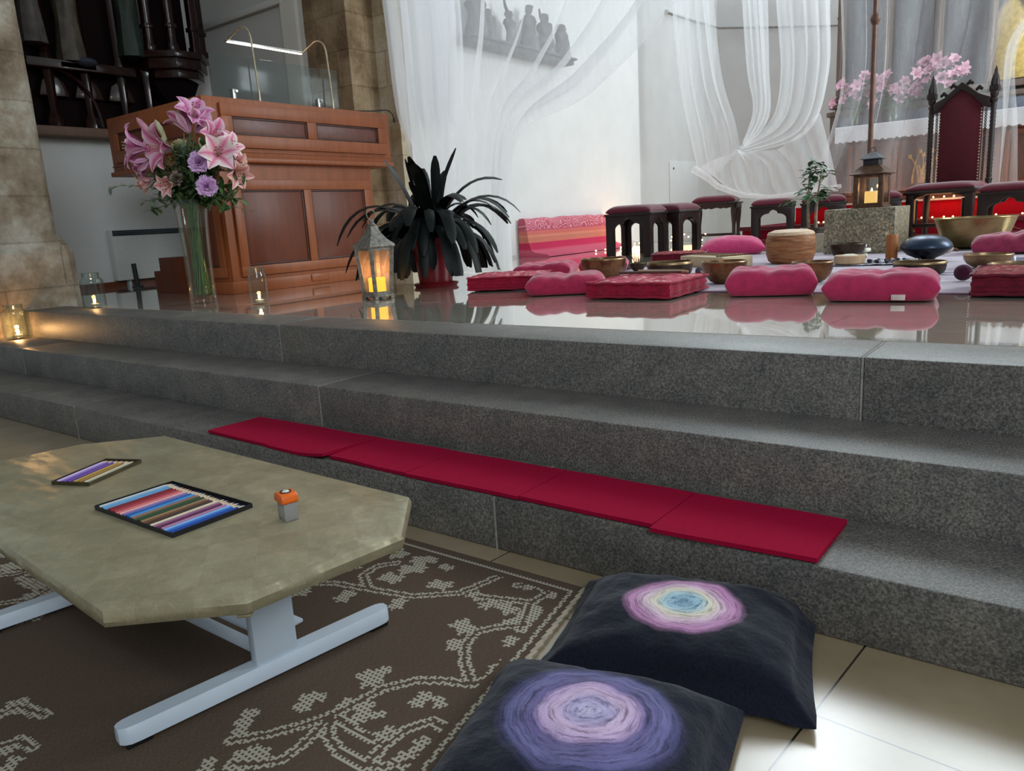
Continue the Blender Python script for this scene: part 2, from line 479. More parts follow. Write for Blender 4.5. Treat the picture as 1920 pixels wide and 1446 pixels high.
def rough_prism(name, poly, z0, z1, m, amp=0.012, step=0.12):
    """old masonry: a prism whose faces are slightly uneven"""
    mb = MB(); n = len(poly); cols = []
    for i in range(n):
        a = Vector(poly[i]); b = Vector(poly[(i + 1) % n]); k = max(1, int((b - a).length / step))
        for j in range(k): cols.append(a.lerp(b, j / k))
    nz = max(2, int((z1 - z0) / step))
    cx = sum((c.x for c in cols)) / len(cols); cy = sum((c.y for c in cols)) / len(cols)
    rows_ = []
    for h in range(nz + 1):
        z = z0 + (z1 - z0) * h / nz; ring = []
        for c in cols:
            d = Vector((c.x - cx, c.y - cy)).normalized()
            o = noise.noise(Vector((c.x * 3, c.y * 3, z * 3))) * amp + noise.noise(Vector((c.x * 11, c.y * 11, z * 11))) * amp * 0.6
            ring.append(mb.bm.verts.new((c.x + d.x * o, c.y + d.y * o, z)))
        rows_.append(ring)
    for A, B in zip(rows_, rows_[1:]):
        for k in range(len(cols)): mb.bm.faces.new((A[k], A[(k + 1) % len(cols)], B[(k + 1) % len(cols)], B[k]))
    mb.bm.faces.new(rows_[0][::-1]); mb.bm.faces.new(rows_[-1])
    return struct(name, mb, m, 50)


rough_prism('stone_pillar', [(-7.2, 1.86), (-5.86, 1.86), (-5.80, 1.92), (-5.80, 2.40), (-5.86, 2.46), (-7.2, 2.46)], H2, 7.0, M_STONE)
q = MB()
prof = [(-7.2, 1.83), (-5.83, 1.83), (-5.755, 1.9), (-5.755, 2.47), (-5.83, 2.54), (-7.2, 2.54)]
prof2 = [(-7.2, 1.855), (-5.855, 1.855), (-5.795, 1.915), (-5.795, 2.41), (-5.855, 2.465), (-7.2, 2.465)]
for (pa, za), (pb, zb) in zip(((prof, H2), (prof, 0.86)), ((prof, 0.86), (prof2, 0.98))):
    lo = [q.bm.verts.new((x, y, za)) for x, y in pa]; hi = [q.bm.verts.new((x, y, zb)) for x, y in pb]
    for i in range(6): q.bm.faces.new((lo[i], lo[(i + 1) % 6], hi[(i + 1) % 6], hi[i]))
struct('stone_pillar_plinth', q, M_STONE, 20)
rough_prism('stone_pillar_arch', [(-6.06, 5.0), (-5.45, 5.0), (-5.45, 5.44), (-6.06, 5.44)], ZF, 7.0, M_STONE2, 0.01)
rough_prism('stone_pillar_quoin', [(-5.56, 5.33), (-5.21, 5.33), (-5.21, 5.47), (-5.56, 5.47)], ZF, 7.0, old_stone('pale quoin stone', (196, 188, 170), (176, 162, 138), (206, 202, 192)), 0.008)
# small white access hatch set flush in the apse wall
q = MB(); q.box(-5.3, -5.285, 11.2, 12.25, 0.55, 1.66, 0.004); struct('door_1', q, M_WALL)
q = MB()
for y in (11.33, 12.1): q.ball((-5.283, y, 1.55), 0.018, (0.5, 1, 1))
struct('door_1_knob', q, M_BLACK)

# ================================================================ the nave: rug, table, pillows, felt pads
A_ = {'A': [(-1.527, 1.035), (-1.531, 1.095), (-1.468, 1.132), (-1.376, 1.152), (-1.248, 1.183), (-1.161, 1.252), (-1.141, 1.322), (-1.129, 1.382)],
      'A2': [(-1.373, 1.154), (-1.442, 1.2), (-1.449, 1.257), (-1.416, 1.297)],
      'B': [(-0.893, 0.982), (-0.95, 0.961), (-0.997, 0.932), (-1.034, 0.877), (-1.042, 0.821), (-1.053, 0.771), (-1.075, 0.725), (-1.103, 0.679), (-1.151, 0.624)],
      'B2': [(-0.893, 0.982), (-0.953, 1.03), (-0.998, 1.083), (-1.01, 1.139), (-0.976, 1.183), (-0.933, 1.216)],
      'B3': [(-0.893, 0.982), (-0.878, 1.015), (-0.883, 1.061)],
      'C': [(-1.056, 0.769), (-1.043, 0.727), (-1.033, 0.685), (-1.031, 0.645), (-1.053, 0.618), (-1.098, 0.589)],
      'D': [(-1.049, 0.764), (-1.013, 0.726), (-0.965, 0.71), (-0.911, 0.71), (-0.869, 0.726)],
      'E': [(-1.037, 0.771), (-0.986, 0.763), (-0.939, 0.764)],
      'F': [(-0.899, 0.706), (-0.909, 0.764), (-0.906, 0.814), (-0.881, 0.859), (-0.845, 0.852), (-0.828, 0.825), (-0.824, 0.782), (-0.849, 0.749)],
      'G': [(-1.062, 1.356), (-1.032, 1.392), (-0.972, 1.364), (-0.981, 1.307), (-1.112, 1.263)], 'G2': [(-0.981, 1.307), (-0.96, 1.254), (-0.933, 1.193)],
      'H': [(-1.612, 0.418), (-1.613, 0.451), (-1.532, 0.469)], 'I': [(-1.503, 0.38), (-1.493, 0.406), (-1.449, 0.414)]}
LEAVES = [(-1.51, 1.049, 0.032), (-1.393, 1.097, 0.033), (-1.504, 1.215, 0.03), (-1.555, 1.164, 0.029), (-1.253, 1.136, 0.031), (-1.23, 1.262, 0.036), (-1.365, 1.225, 0.037), (-1.464, 1.346, 0.043), (-1.363, 1.349, 0.042), (-1.353, 1.292, 0.041), (-1.282, 1.344, 0.024), (-1.518, 1.304, 0.035), (-1.081, 0.889, 0.035), (-1.076, 0.917, 0.023), (-1.128, 0.767, 0.031), (-1.123, 0.792, 0.021), (-1.185, 0.678, 0.029), (-1.156, 0.645, 0.023), (-0.944, 0.894, 0.027), (-0.908, 0.905, 0.02), (-1.091, 0.602, 0.035), (-1.084, 0.634, 0.022), (-1.011, 0.808, 0.033), (-1.062, 0.808, 0.018), (-0.98, 0.817, 0.017), (-0.843, 0.802, 0.032), (-0.85, 0.757, 0.029), (-0.933, 0.787, 0.022), (-1.129, 0.562, 0.022), (-1.049, 1.138, 0.036), (-1.017, 1.071, 0.026), (-1.112, 1.263, 0.03), (-1.063, 1.249, 0.029), (-1.036, 1.371, 0.026), (-0.956, 1.225, 0.041), (-0.936, 1.268, 0.042), (-1.013, 1.254, 0.033), (-0.892, 1.204, 0.04), (-0.91, 1.15, 0.033), (-0.879, 1.256, 0.041), (-0.948, 1.361, 0.029), (-0.883, 1.061, 0.027), (-0.876, 1.104, 0.023), (-0.836, 1.168, 0.032), (-0.896, 1.308, 0.028), (-1.624, 0.455, 0.023), (-1.607, 0.432, 0.028), (-1.553, 0.461, 0.016), (-1.493, 0.401, 0.024), (-1.479, 0.381, 0.017), (-1.433, 0.374, 0.023)]


def rug():
    x0, x1, y0, y1, c = -2.9, -0.72, 0.0, 1.432, 0.005
    nx, ny = int((x1 - x0) / c), int((y1 - y0) / c)
    X = x0 + (np.arange(nx) + 0.5) * c; Y = y0 + (np.arange(ny) + 0.5) * c
    GX, GY = np.meshgrid(X, Y, indexing='ij')
    pat = np.zeros(GX.shape, bool); core = np.zeros(GX.shape, bool)

    def stroke(pts, w):
        for (ax, ay), (bx, by) in zip(pts, pts[1:]):
            dx, dy = bx - ax, by - ay; L = dx * dx + dy * dy + 1e-9
            t = np.clip(((GX - ax) * dx + (GY - ay) * dy) / L, 0, 1)
            d2 = (GX - ax - t * dx) ** 2 + (GY - ay - t * dy) ** 2
            pat[:] |= d2 < w * w; core[:] |= d2 < (w * 0.3) ** 2
    rnd = random.Random(3)
    offs = [(0, 0), (-1.15, -0.55), (-1.25, 0.12)]
    for ox, oy in offs:
        for k, p in A_.items(): stroke([(a + ox, b + oy) for a, b in p], 0.0135)
        for lx, ly, lr in LEAVES:
            ax = rnd.uniform(0, math.pi)
            for dk in (-0.7, 0, 0.7):
                ca, sa = math.cos(ax + dk), math.sin(ax + dk)
                u = (GX - lx - ox) * ca + (GY - ly - oy) * sa; v = -(GX - lx - ox) * sa + (GY - ly - oy) * ca
                pat |= ((u / lr) ** 2 + (v / (lr * 0.33)) ** 2) < 1
    pat &= ~core
    edge_x = -0.905 + (1.43 - GY) * 0.185                              # the free end runs slightly askew
    inset = np.minimum(edge_x - GX, y1 - GY)
    pat &= inset > 0.055
    pat |= (inset > 0.026) & (inset < 0.036)                            # thin line round the border
    keep = inset > 0
    end = (edge_x - GX > 0) & (edge_x - GX < 0.012)                     # pale binding at the end
    mb = MB(); H = 0.008
    bm = mb.bm; V = {}

    def vert(i, j):
        k = (i, j)
        if k not in V: V[k] = bm.verts.new((x0 + i * c, y0 + j * c, H))
        return V[k]
    for i in range(nx):
        for j in range(ny):
            if not keep[i, j]: continue
            # coarser weave far from the pattern is not needed: every cell is one knot
            f = bm.faces.new((vert(i, j), vert(i + 1, j), vert(i + 1, j + 1), vert(i, j + 1)))
            row = int(j)
            dot = (i + (row // 2) % 2) % 2 == 0 and row % 2 == 0
            f.material_index = 2 if end[i, j] else (1 if (pat[i, j] and not dot) else 0)
    be = [e for e in bm.edges if len(e.link_faces) == 1]
    r = bmesh.ops.extrude_edge_only(bm, edges=be)
    for g in r['geom']:
        if isinstance(g, bmesh.types.BMVert): g.co.z = 0.0005
    t = NT('brown flatweave'); v = t.coord()
    n1 = t.noise(t.coord((1, 6, 1)), 120, 3); n2 = t.noise(v, 500, 2)
    t.color(t.ramp(n1, [(0.3, (76, 62, 52)), (0.7, (106, 90, 76))])); t.set(0.95, spec=0.1); t.bump(n2, 0.6, 0.003)
    t2 = NT('beige flatweave'); n2 = t2.noise(t2.coord(), 500, 2)
    t2.color(t2.ramp(n2, [(0.3, (160, 152, 134)), (0.7, (190, 182, 164))])); t2.set(0.95, spec=0.1); t2.bump(n2, 0.5, 0.003)
    o = mb.build('woven_rug', [t.m, t2.m, simple('rug binding', (176, 164, 142), 0.9)], None, 0)
    tag(o, 'brown flatweave rug with beige flower scrolls under the low gold table', 'rug')


rug()
RZ = 0.008

# ---- low table wrapped in gold paper
OCT = [(-1.141, 1.103), (-1.009, 0.947), (-1.051, 0.629), (-1.219, 0.478), (-2.15, 0.530), (-2.41, 0.70), (-2.36, 0.95), (-2.198, 1.129)]
TT = 0.310


def gold_paper():
    t = NT('gold wrapping paper'); v = t.coord((1, 1, 1), (0, 0, R(-5)))
    ck = t.node('ShaderNodeTexChecker'); ck.inputs['Scale'].default_value = 11.0
    t.link(t.coord((1, 1, 0.001), (0, 0, R(38))), ck.inputs[0])
    n1 = t.noise(t.coord((1, 1, 1), (0, 0, R(20))), 9, 5, 0.7); n2 = t.noise(t.coord((3, 14, 3), (0, 0, R(-25))), 30, 4, 0.7)
    base = t.ramp(n1, [(0.3, (148, 138, 108)), (0.7, (174, 164, 132))])
    c = t.mix(t.math('MULTIPLY', ck.outputs['Fac'], 0.22), base, lin((126, 116, 92)))
    c = t.mix(t.ramp(n2, [(0.52, (0, 0, 0)), (0.70, (150, 150, 150))]), c, lin((206, 198, 176)))
    t.color(c); t.set(0.33, 0.3, 0.5)
    w = t.noise(t.coord((1, 3, 1), (0, 0, R(-8))), 3.2, 2); w2 = t.noise(v, 14, 3)
    t.bump(t.math('ADD', w, t.math('MULTIPLY', w2, 0.25)), 0.32, 0.05); return t.m


def table():
    r = thing('low_table', 'low eight-sided table wrapped in gold patterned paper on pale steel legs', 'table', (-1.7, 0.8, 0))
    q = MB(); q.xf = Matrix.Translation((1.7, -0.8, 0))
    # subdivided outline so that the wrapped edge can ripple a little
    out = []
    for (a, b) in zip(OCT, OCT[1:] + OCT[:1]):
        a = Vector(a); b = Vector(b); k = max(2, int((b - a).length / 0.04))
        out += [a.lerp(b, i / k) for i in range(k)]
    prof = [(-0.040, -0.033), (-0.016, -0.036), (-0.004, -0.031), (0.001, -0.021), (0.001, -0.011), (-0.004, -0.003), (-0.014, 0.0)]
    cx = sum(p.x for p in out) / len(out); cy = sum(p.y for p in out) / len(out); rings = []
    for ins, dz in prof:
        ring = []
        for i, p in enumerate(out):
            d = Vector((p.x - cx, p.y - cy)).normalized()
            wv = noise.noise(Vector((p.x * 14, p.y * 14, dz * 60))) * 0.004 if dz < -0.004 else 0
            ring.append(q.bm.verts.new((p.x + d.x * (ins + wv), p.y + d.y * (ins + wv), TT + dz + wv * 0.5)))
        rings.append(ring)
    for A, B in zip(rings, rings[1:]):
        for k in range(len(out)): q.bm.faces.new((A[k], A[(k + 1) % len(out)], B[(k + 1) % len(out)], B[k]))
    q.bm.faces.new(rings[-1]); q.bm.faces.new(rings[0][::-1])
    for v in q.bm.verts: v.co = q.xf @ v.co
    top = q.build('tabletop', gold_paper(), r)
    # paper corners folded and taped under the rim
    q = MB()
    for (x, y) in ((-1.016, 0.935), (-1.055, 0.632)):
        q = MB()
        q.xf = Matrix.Translation((x + 1.7 - 0.012, y - 0.8 + 0.004, 0.268)) @ Matrix.Rotation(0.7, 4, 'Z')
        q.box(-0.014, 0.010, -0.010, 0.010, 0.002, 0.009, 0.003)
        q.build('folded_corner', simple('gold paper fold', (150, 138, 104), 0.4, 0.2), top)
    for cxx, nm in ((-1.275, 'near'), (-1.965, 'far')):
        fa = Vector((cxx - 0.030, 0.503)); fb = Vector((cxx + 0.058, 1.062)); d = (fb - fa).normalized(); L = (fb - fa).length
        ang = math.atan2(d.y, d.x)
        M = Matrix.Translation((fa.x + 1.7, fa.y - 0.8, RZ)) @ Matrix.Rotation(ang, 4, 'Z')
        q = MB(); q.xf = M
        def sect(w):
            return [(-w, 0.012), (w, 0.012), (w, 0.030), (w * 0.72, 0.042), (-w * 0.72, 0.042), (-w, 0.030)]
        secs = []
        for s, w in ((-0.004, 0.010), (0.002, 0.018), (0.012, 0.0235), (0.03, 0.025), (L - 0.03, 0.025), (L - 0.012, 0.0235), (L - 0.002, 0.018), (L + 0.004, 0.010)):
            secs.append([q.bm.verts.new((s, a, b)) for a, b in sect(w)])
        for A, B in zip(secs, secs[1:]):
            for k in range(6): q.bm.faces.new((A[k], A[(k + 1) % 6], B[(k + 1) % 6], B[k]))
        q.bm.faces.new(secs[0][::-1]); q.bm.faces.new(secs[-1])
        for v in q.bm.verts: v.co = M @ v.co
        ft = q.build('foot', M_WHITEMET, r)
        for ga in (0.004, L - 0.05):
            q = MB(); q.xf = M; q.box(ga, ga + 0.046, -0.019, 0.019, 0, 0.0125, 0.003); q.build('glide', M_BLACK, ft)
        q = MB(); q.xf = M; m = L * 0.53
        q.box(m - 0.045, m + 0.045, -0.014, 0.012, 0.041, TT - 0.036 - RZ, 0.003)
        col = q.build('column', M_WHITEMET, r)
        q = MB(); q.xf = M; s = 1 if nm == 'near' else -1
        q.box(m - 0.036, m - 0.012, s * 0.013, s * 0.030, 0.045, TT - 0.037 - RZ, 0.002)
        q.tube([(m - 0.03, s * 0.034, 0.05), (m - 0.03, s * 0.034, 0.11), (m - 0.006, s * 0.03, 0.15), (m - 0.006, s * 0.03, 0.26)], 0.004, 8)
        q.build('lifting_rod', simple('dull steel', (120, 126, 132), 0.4, 0.6), col)
    q = MB(); q.xf = Matrix.Translation((1.7, -0.8, 0))
    q.box(-1.955, -1.295, 0.776, 0.796, 0.050, 0.070, 0.004); q.build('cross_bar', M_WHITEMET, r)
    q = MB(); q.xf = Matrix.Translation((1.7, -0.8, 0)); q.box(-1.955, -1.30, 0.815, 0.905, 0.060, 0.068, 0.002)
    q.build('lower_shelf', M_WHITEMET, r)
    q = MB(); q.xf = Matrix.Translation((1.7, -0.8, 0))
    q.box(-2.2, -1.15, 0.70, 0.74, 0.256, 0.275, 0.003); q.box(-2.2, -1.15, 0.88, 0.92, 0.256, 0.275, 0.003); q.build('apron_rail', M_WHITEMET, r)


table()

# ---- pencil tins
def tin(name, label, cx, cy, w, d, rz):
    r = thing(name, label, 'pencil tin', (cx, cy, TT), rz)
    q = MB(); h = 0.010; t = 0.0012
    q.box(-w / 2, w / 2, -d / 2, d / 2, 0, 0.0014)
    q.box(-w / 2, -w / 2 + t, -d / 2, d / 2, 0.0014, h); q.box(w / 2 - t, w / 2, -d / 2, d / 2, 0.0014, h)
    q.box(-w / 2 + t, w / 2 - t, -d / 2, -d / 2 + t, 0.0014, h); q.box(-w / 2 + t, w / 2 - t, d / 2 - t, d / 2, 0.0014, h)
    q.build('tray', M_BLACK if 'wide' in label else simple('dull gilt tin', (84, 76, 56), 0.4, 0.6), r)
    return r


def pencil(c, cname, place, x, y, rz, ln, grp, z=TT + 0.0014):
    r = thing('colored_pencil', '%s coloured pencil %s' % (cname, place), 'pencil', (x, y, z), rz, grp)
    m = simple('pencil lacquer %s' % (c,), c, 0.28, 0, 0.03, 20); q = MB(); rr = 0.0044
    q.xf = Matrix.Translation((0, 0, rr)) ; q.tube([(0, -ln / 2, 0), (0, ln / 2 - 0.021, 0)], rr, 6); q.build('barrel', m, r, 20)
    q = MB(); q.xf = Matrix.Translation((0, 0, rr)); q.tube([(0, ln / 2 - 0.021, 0), (0, ln / 2 - 0.006, 0)], [rr, 0.0017], 8)
    q.build('sharpened_cone', simple('bare pencil wood', (214, 190, 158), 0.6), r)
    q = MB(); q.xf = Matrix.Translation((0, 0, rr)); q.tube([(0, ln / 2 - 0.006, 0), (0, ln / 2, 0)], [0.0017, 0.0003], 8); q.build('lead', m, r)


PC = [((186, 190, 196), 'silver'), ((110, 160, 196), 'powder blue'), ((98, 150, 190), 'steel blue'), ((120, 32, 44), 'crimson'), ((142, 40, 52), 'dark red'), ((168, 66, 74), 'brick red'), ((206, 110, 112), 'salmon'), ((222, 160, 160), 'pale pink'), ((128, 110, 168), 'lilac'), ((42, 92, 158), 'cobalt blue'), ((70, 140, 198), 'sky blue'),
      ((150, 104, 86), 'rosy brown'), ((58, 82, 54), 'bottle green'), ((44, 70, 44), 'dark green'), ((150, 116, 84), 'tan'), ((104, 70, 48), 'brown'), ((66, 48, 40), 'dark brown'), ((214, 200, 172), 'cream'), ((150, 96, 128), 'mauve'), ((92, 40, 78), 'plum'), ((176, 120, 150), 'dusty pink'), ((126, 170, 218), 'light blue'), ((46, 100, 186), 'bright blue'), ((30, 62, 138), 'navy blue')]
TR = R(0.5)
tin('pencil_tin', 'wide black tin of coloured pencils open on the gold table', -1.560, 0.792, 0.318, 0.184, TR)
n = len(PC); rnd = random.Random(5)
for i, (c, nm) in enumerate(PC):
    x = -1.560 - 0.147 + 0.294 * i / (n - 1)
    pencil(c, nm, 'in the wide black tin', x, 0.792 - 0.002 + rnd.uniform(-0.002, 0.0015), TR + R(rnd.uniform(-0.4, 0.4)), 0.172 + rnd.uniform(-0.004, 0.002), 'pencils in the wide black tin')
tin('pencil_tin', 'small gilt tin with violet and gold pencils at the far end of the table', -1.992, 0.834, 0.112, 0.182, R(23))
for i, (c, nm) in enumerate((((196, 170, 220), 'pale violet'), ((120, 84, 164), 'violet'), ((98, 66, 146), 'deep purple'), ((176, 140, 66), 'gold'), ((150, 110, 50), 'old gold'), ((196, 186, 160), 'champagne'))):
    u = -0.044 + 0.0162 * i
    a = R(23); pencil(c, nm, 'in the small gilt tin', -1.992 + u * math.cos(a), 0.834 + u * math.sin(a), a, 0.170, 'pencils in the small gilt tin')

# ---- sharpener
r = thing('pencil_sharpener', 'orange topped pencil sharpener with a clear grey shavings box', 'sharpener', (-1.277, 0.885, TT), R(-15))
q = MB(); q.box(-0.0195, 0.0195, -0.0145, 0.0145, 0.0, 0.039, 0.003)
m = NT('smoky clear plastic'); m.color((176, 174, 170)); m.set(0.2, spec=0.5, trans=0.35)
q.build('shavings_box', m.m, r)
q = MB(); q.prism([(-0.021, 0.038), (0.021, 0.038), (0.0235, 0.043), (0.021, 0.054), (0.014, 0.058), (-0.014, 0.058), (-0.021, 0.054), (-0.0235, 0.043)], -0.0175, 0.0175, 'y', 0.002)
tp = q.build('lid', simple('orange plastic', (236, 106, 24), 0.35, 0, 0.03), r)
q = MB(); q.lathe([(0.0, 0.0575), (0.0115, 0.0575), (0.0115, 0.0595), (0.0095, 0.0595), (0.0095, 0.0575)], 20); q.build('hole_rim', M_BLACK, tp)
q = MB(); q.ball((0, 0, 0.058), 0.008, (1, 1, 0.5)); q.build('pencil_hole_cover', simple('white plastic', (226, 220, 210), 0.4), tp)


# ---- soft things
def soft_bm(w, d, h, power=4.0, flange=0.0, wrinkle=0.006, tufts=(), tuft_r=0.06, tuft_d=0.5, crease=None, N=44, seed=0, edge=0.35, lift=None):
    """pillow or pad: two inflated sheets joined at a seam; z=0 is the floor under it"""
    mb = MB(); bm = mb.bm; rnd = random.Random(seed); sx, sy = rnd.uniform(0, 50), rnd.uniform(0, 50)
    fw, fd = (w / 2 + flange), (d / 2 + flange)
    n = N; top = {}; bot = {}

    def prof(a): return max(0.0, 1 - abs(a) ** power) ** 0.5
    for i in range(n + 1):
        for j in range(n + 1):
            # denser near the seam
            u = math.sin((i / n * 2 - 1) * math.pi / 2); v = math.sin((j / n * 2 - 1) * math.pi / 2)
            x = u * fw; y = v * fd
            a = min(1, abs(x) / (w / 2)); b = min(1, abs(y) / (d / 2))
            e = prof(a) * prof(b)
            # seams draw in between the corners
            k = 1 - 0.035 * (1 - b * b) * a ** 3; l = 1 - 0.035 * (1 - a * a) * b ** 3
            x *= k; y *= l
            nz = noise.noise(Vector((x * 9 + sx, y * 9 + sy, 0.3))) * wrinkle + noise.noise(Vector((x * 26 + sx, y * 26 + sy, 1.3))) * wrinkle * 0.45
            t = e
            for tx, ty in tufts:
                q = math.hypot(x - tx, y - ty)
                t *= 1 - tuft_d * math.exp(-(q / tuft_r) ** 2)
            if crease:
                for ca, cb, cw, cd in crease:                    # straight sewn-in creases
                    q = abs(x * ca[0] + y * ca[1] - cb); t *= 1 - cd * math.exp(-(q / cw) ** 2)
            zc = h * edge * (0.35 + 0.65 * min(1, (1 - max(a, b)) * 6)) if not flange else h * edge * 0.4
            zc = h * edge
            if flange:
                out = max(0, (abs(u * fw) - w / 2) / max(flange, 1e-6), (abs(v * fd) - d / 2) / max(flange, 1e-6))
                zc = h * edge * (1 - 0.75 * min(1, out)) + noise.noise(Vector((x * 16 + sx, y * 16 + sy, 2))) * 0.008 * min(1, out + 0.3)
                zc = max(0.004, zc)
            zt = zc + (h - zc) * t + nz * (0.3 + 0.7 * min(1, e * 3)) * (1 if e > 0.02 else 0.3)
            zb = zc * (1 - min(1, e * 1.8)) + 0.001
            if lift: dz = lift(x, y); zt += dz; zb += dz
            top[i, j] = bm.verts.new((x, y, zt))
            if 0 < i < n and 0 < j < n: bot[i, j] = bm.verts.new((x, y, min(zb, zt - 0.002)))
            else: bot[i, j] = top[i, j]
    for i in range(n):
        for j in range(n):
            bm.faces.new((top[i, j], top[i + 1, j], top[i + 1, j + 1], top[i, j + 1]))
            q = [bot[i, j], bot[i, j + 1], bot[i + 1, j + 1], bot[i + 1, j]]
            if len(set(q)) == 4:
                try: bm.faces.new(q)
                except ValueError: pass
    return mb


def mandala(name, stops, cx, cy, rx, ry, rot=0.0):
    """navy cotton with a swirl of paint brushed round a centre"""
    t = NT(name); v = t.coord((1, 1, 0.0), (0, 0, 0), (-cx, -cy, 0))
    mp = t.n.new('ShaderNodeMapping'); mp.inputs['Scale'].default_value = (1 / rx, 1 / ry, 0); mp.inputs['Rotation'].default_value = (0, 0, rot)
    t.link(v, mp.inputs[0]); p = mp.outputs[0]
    w = t.noise(p, 1.1, 5, 0.65)
    ln = t.node('ShaderNodeVectorMath'); ln.operation = 'LENGTH'; t.link(p, ln.inputs[0])
    s = t.sep(p); ang = t.math('ARCTAN2', s[1], s[0])
    rad = t.math('ADD', ln.outputs['Value'], t.math('MULTIPLY', t.math('SUBTRACT', w, 0.5), 0.22))
    paint = t.ramp(rad, stops)
    # brush streaks follow the circle
    cb = t.node('ShaderNodeCombineXYZ'); t.link(t.math('MULTIPLY', rad, 13.0), cb.inputs[0]); t.link(t.math('MULTIPLY', t.math('SINE', ang), 0.7), cb.inputs[1]); t.link(t.math('MULTIPLY', t.math('COSINE', ang), 0.7), cb.inputs[2])
    st = t.noise(cb.outputs[0], 1.6, 4, 0.7)
    col = t.mix(0.5, paint, t.ramp(st, [(0.3, (40, 36, 70)), (0.62, (228, 220, 236))]), 'SOFT_LIGHT')
    fade = t.math('MULTIPLY', t.ramp(rad, [(0.84, (255, 255, 255)), (1.0, (0, 0, 0))]), t.ramp(st, [(0.22, (120, 120, 120)), (0.5, (255, 255, 255))]))
    cl = t.noise(t.coord(), 220, 2)
    cloth = t.ramp(cl, [(0.3, (16, 18, 28)), (0.7, (26, 29, 44))])
    gm = t.sep(t.coord())
    t.color(t.mix(fade, cloth, col)); t.set(0.9, spec=0.15, sheen=0.15)
    f = t.noise(t.coord(), 7, 5, 0.6); t.bump(f, 0.5, 0.03); return t.m


M_PIL1 = mandala('pink swirl on navy', [(0.0, (120, 150, 172)), (0.16, (150, 186, 200)), (0.30, (170, 200, 206)), (0.44, (224, 214, 188)), (0.60, (220, 192, 204)), (0.74, (196, 146, 180)), (0.98, (178, 124, 164))], 0.002, -0.005, 0.125, 0.105)
M_PIL2 = mandala('violet swirl on navy', [(0.0, (206, 194, 220)), (0.2, (172, 162, 196)), (0.34, (208, 180, 206)), (0.48, (188, 162, 196)), (0.56, (104, 96, 138)), (0.75, (108, 106, 148)), (0.92, (72, 72, 108)), (1.0, (60, 60, 92))], 0.015, 0.01, 0.155, 0.145)
q = soft_bm(0.45, 0.345, 0.10, 3.0, 0.032, 0.012, N=64, seed=4)
tag(q.build('floor_pillow', M_PIL1, None, 60, (-0.605, 1.312, 0.012), R(15)), 'navy floor pillow painted with a pink and pale blue swirl beside the steps', 'pillow')
q = soft_bm(0.40, 0.40, 0.11, 3.0, 0.030, 0.012, N=64, seed=9)
tag(q.build('floor_pillow', M_PIL2, None, 60, (-0.586, 0.882, 0.012), R(14)), 'navy floor pillow painted with a violet swirl half on the brown rug', 'pillow')

# ---- felt pads along the lowest step
PX = [-2.652, -2.262, -1.945, -1.585, -1.166, -0.772, -0.398]
PL = ['crimson felt seat pad at the end of the row nearest the pillar', 'crimson felt seat pad with a lifting corner, second from the pillar end',
      'crimson felt seat pad tucked under its neighbour, third from the pillar end', 'crimson felt seat pad lapping over the next one, third from the bare stone end',
      'crimson felt seat pad next to the last one by the bare stone', 'crimson felt seat pad closing the row, bare granite beside it']
for i in range(6):
    a, b = PX[i], PX[i + 1]; q = MB(); sk = (0.012, -0.004, 0.012, -0.002, 0.004, -0.018)[i]; zz = 0.0

    def F(u, v, a=a, b=b, i=i, sk=sk):
        x = a + 0.0015 + (b - a - 0.003) * u; y = 1.517 + sk * (1 - u) * (1 - v) + 0.243 * v
        dz = noise.noise(Vector((x * 5, y * 5, i))) * 0.003 + 0.001
        if i == 1: dz += 0.012 * max(0, u - 0.5) ** 2 * 4 * (1 - v); y -= 0.012 * (1 - v) * u
        return Vector((x, y, H1 + 0.012 + dz))
    bm = q.bm; N = 12
    T = [[bm.verts.new(F(i2 / N, j / N)) for j in range(N + 1)] for i2 in range(N + 1)]
    B = [[bm.verts.new(F(i2 / N, j / N) - Vector((0, 0, 0.0105))) for j in range(N + 1)] for i2 in range(N + 1)]
    for i2 in range(N):
        for j in range(N):
            bm.faces.new((T[i2][j], T[i2 + 1][j], T[i2 + 1][j + 1], T[i2][j + 1])); bm.faces.new((B[i2][j], B[i2][j + 1], B[i2 + 1][j + 1], B[i2 + 1][j]))
        for (P, Q, j) in ((T, B, 0), (T, B, N)): bm.faces.new((P[i2][j], Q[i2][j], Q[i2 + 1][j], P[i2 + 1][j]))
        for k in (0, N): bm.faces.new((T[k][i2], T[k][i2 + 1], B[k][i2 + 1], B[k][i2]))
    tag(q.build('seat_pad', M_FELT, None, 40), PL[i], 'seat pad', 'felt pads along the lowest step')

# ================================================================ pulpit side
LAT = Vector((0.8, 0.6, 0)); DEP = Vector((-0.6, 0.8, 0))


